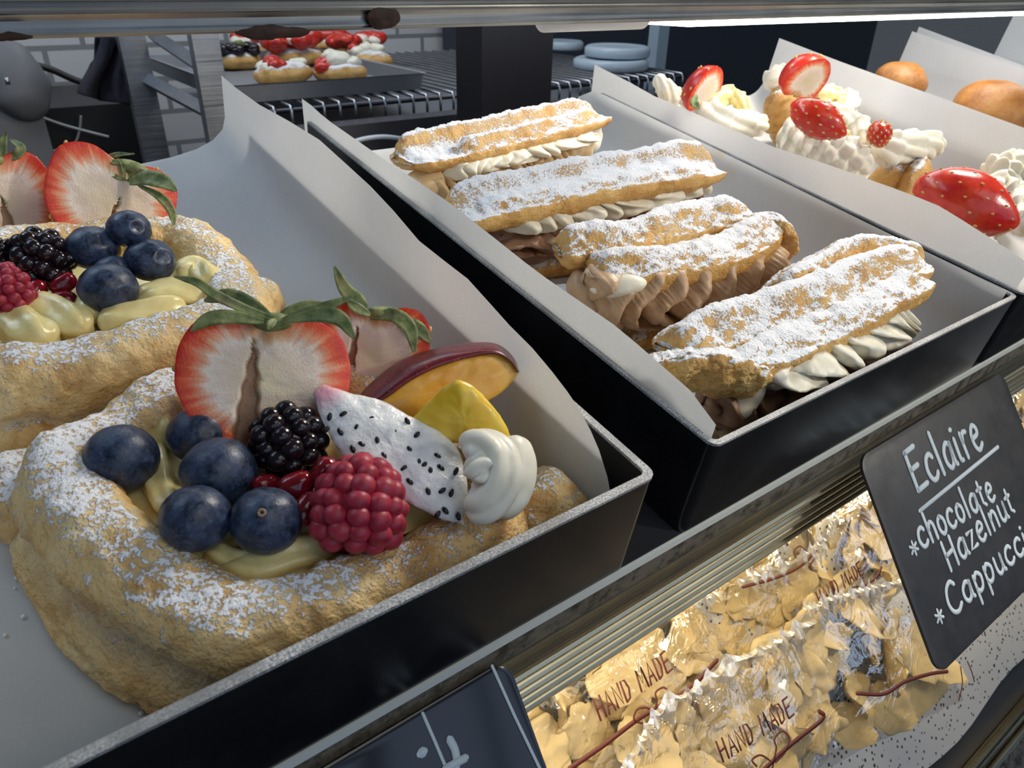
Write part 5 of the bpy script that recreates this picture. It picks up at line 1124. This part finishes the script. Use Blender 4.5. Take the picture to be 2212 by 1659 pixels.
# dark cabinets
DB = mat_plain('dark_blue_cabinet', (.030, .038, .055), .4)
a = rY(1042, 100, 1.75); solid('rear_cabinet', rbox(MB(), (a[0], 1.75, 0), (3.2, 1.95, 2.6)), DB, 'tall dark blue cabinet front behind the right half of the case', 'cabinet', smooth=False)
a = rY(645, 300, 1.02); b = rY(1100, 300, 1.02); zc = rY(840, 262, 1.02)[2]
solid('rear_counter', rbox(MB(), (a[0] - .05, 1.02, 0), (b[0] + .6, 1.06, zc)), mat_plain('plum_grey_counter', (.075, .068, .078), .35), 'dull purple-grey counter front below the wire rack', 'counter', smooth=False)
m = MB(); rt(m, smoothpath([rY(750, 316, .98), rY(775, 303, .98), rY(820, 296, .98), rY(860, 299, .98), rY(905, 310, .98)], 30), .0035); solid('pale_arc', m, mat_plain('pale_arc_coat', (.5, .55, .6), .4), 'pale curved hose end behind the tray of eclairs', 'arc')  # thin pale arc swept behind the tray
# trolley frame, cloth, cables and machine at the left
tf = thing('trolley_frame', 'grey metal trolley frame with two uprights behind the fruit pastries', 'trolley', tuple(S((.45, 1.2, 0))[0]))
for (u, w_, Y) in ((296, 40, 1.32), (452, 44, 1.12)):
    q = rY(u, 130, Y); hw_ = w_ / 2 * (q - CR)[1] / FOC * 1.15; m = MB(); rbox(m, (q[0] - hw_, Y, 0), (q[0] + hw_, Y + .022, 2.0)); part('upright', m, STEEL, tf, smooth=False)
for (u0, v0, u1, v1) in ((318, 172, 458, 246), (335, 78, 445, 150)):
    p, q = rY(u0, v0, 1.33), rY(u1, v1, 1.14); m = MB(); V, F = sweep([p, p * .5 + q * .5, q], .012, 4); m.add(S(V), F); part('cross_bar', m, STEEL, tf, smooth=False)
g = []
for i in range(26):
    t = i / 25; g.append([rY(205 + 88 * s_ + 14 * math.sin(t * 5 + s_ * 3) * t - 20 * t * (s_ < .5), 78 + 125 * t + 35 * s_ * t, 1.38 + .02 * math.sin(s_ * 14 + t * 3)) for s_ in np.linspace(0, 1, 22)])
V, F = grid(g); o = solid('hanging_cloth', (S(V), F), mat_skin('dark_plum_cloth', (.022, .020, .032), (.040, .035, .05), .9), 'dark plum cloth hanging beside the trolley upright', 'cloth'); md = o.modifiers.new('thick', 'SOLIDIFY'); md.thickness = .004
for lab, pts, r, mt in (('thick black cable sagging across the tiled wall', [(-60, 128), (0, 132), (60, 138), (110, 150), (160, 172), (215, 190)], .006, mat_plain('black_cable', (.008, .008, .008), .5)),
        ('thin pale wire looping above the dark cabinet', [(75, 248), (130, 268), (180, 282), (235, 296)], .0028, mat_plain('pale_wire', (.35, .34, .33), .5)),
        ('second thin pale wire hanging in a loop', [(175, 250), (172, 280), (160, 310), (120, 325), (80, 328)], .0022, mat_plain('pale_wire_loop', (.28, .27, .27), .5))):
    m = MB(); rt(m, smoothpath([rY(u, v, 1.62) for u, v in pts], 50), r); solid('cable', m, mt, lab, 'cable', 'cables on the wall')
a = rY(-80, 248, 1.64); b = rY(318, 246, 1.64); solid('low_cabinet', rbox(MB(), (a[0], 1.64, 0), (b[0], 1.95, a[2])), mat_plain('black_cabinet', (.012, .011, .012), .5), 'black low cabinet in front of the tiled wall at the left', 'cabinet', smooth=False)
mc = thing('grey_machine', 'blurred grey machine with a rounded head at the left edge', 'machine', tuple(rS := S(rY(40, 330, 1.5))[0])); MG = mat_plain('grey_machine_paint', (.16, .16, .165), .6); m = MB(); q = rY(38, 178, 1.5); B, G = ball(32, 20)
V = rough(B * np.array([.048, .042, .062]) + q, G, .02, 20, 2, 3); part('machine_head', (S(V), G), MG, mc)
q0 = rY(-30, 200, 1.5); q1 = rY(80, 200, 1.5); m = MB(); rbox(m, (q0[0], 1.5, 0), (q1[0], 1.6, q[2] - .02)); part('machine_body', m, MG, mc, smooth=False)
m = MB(); rt(m, [rY(10, 175, 1.43), rY(20, 174, 1.43)], .006); part('chrome_knob', m, STEEL, mc)

# ------------------------------------------------------------------ everything so far stands in the tilted frame of the shelf: turn it into the room
bpy.context.view_layer.update()
for o in COL.objects:
    if o.parent is None and o.type in ('MESH', 'EMPTY'): o.matrix_world = FRAME @ o.matrix_world
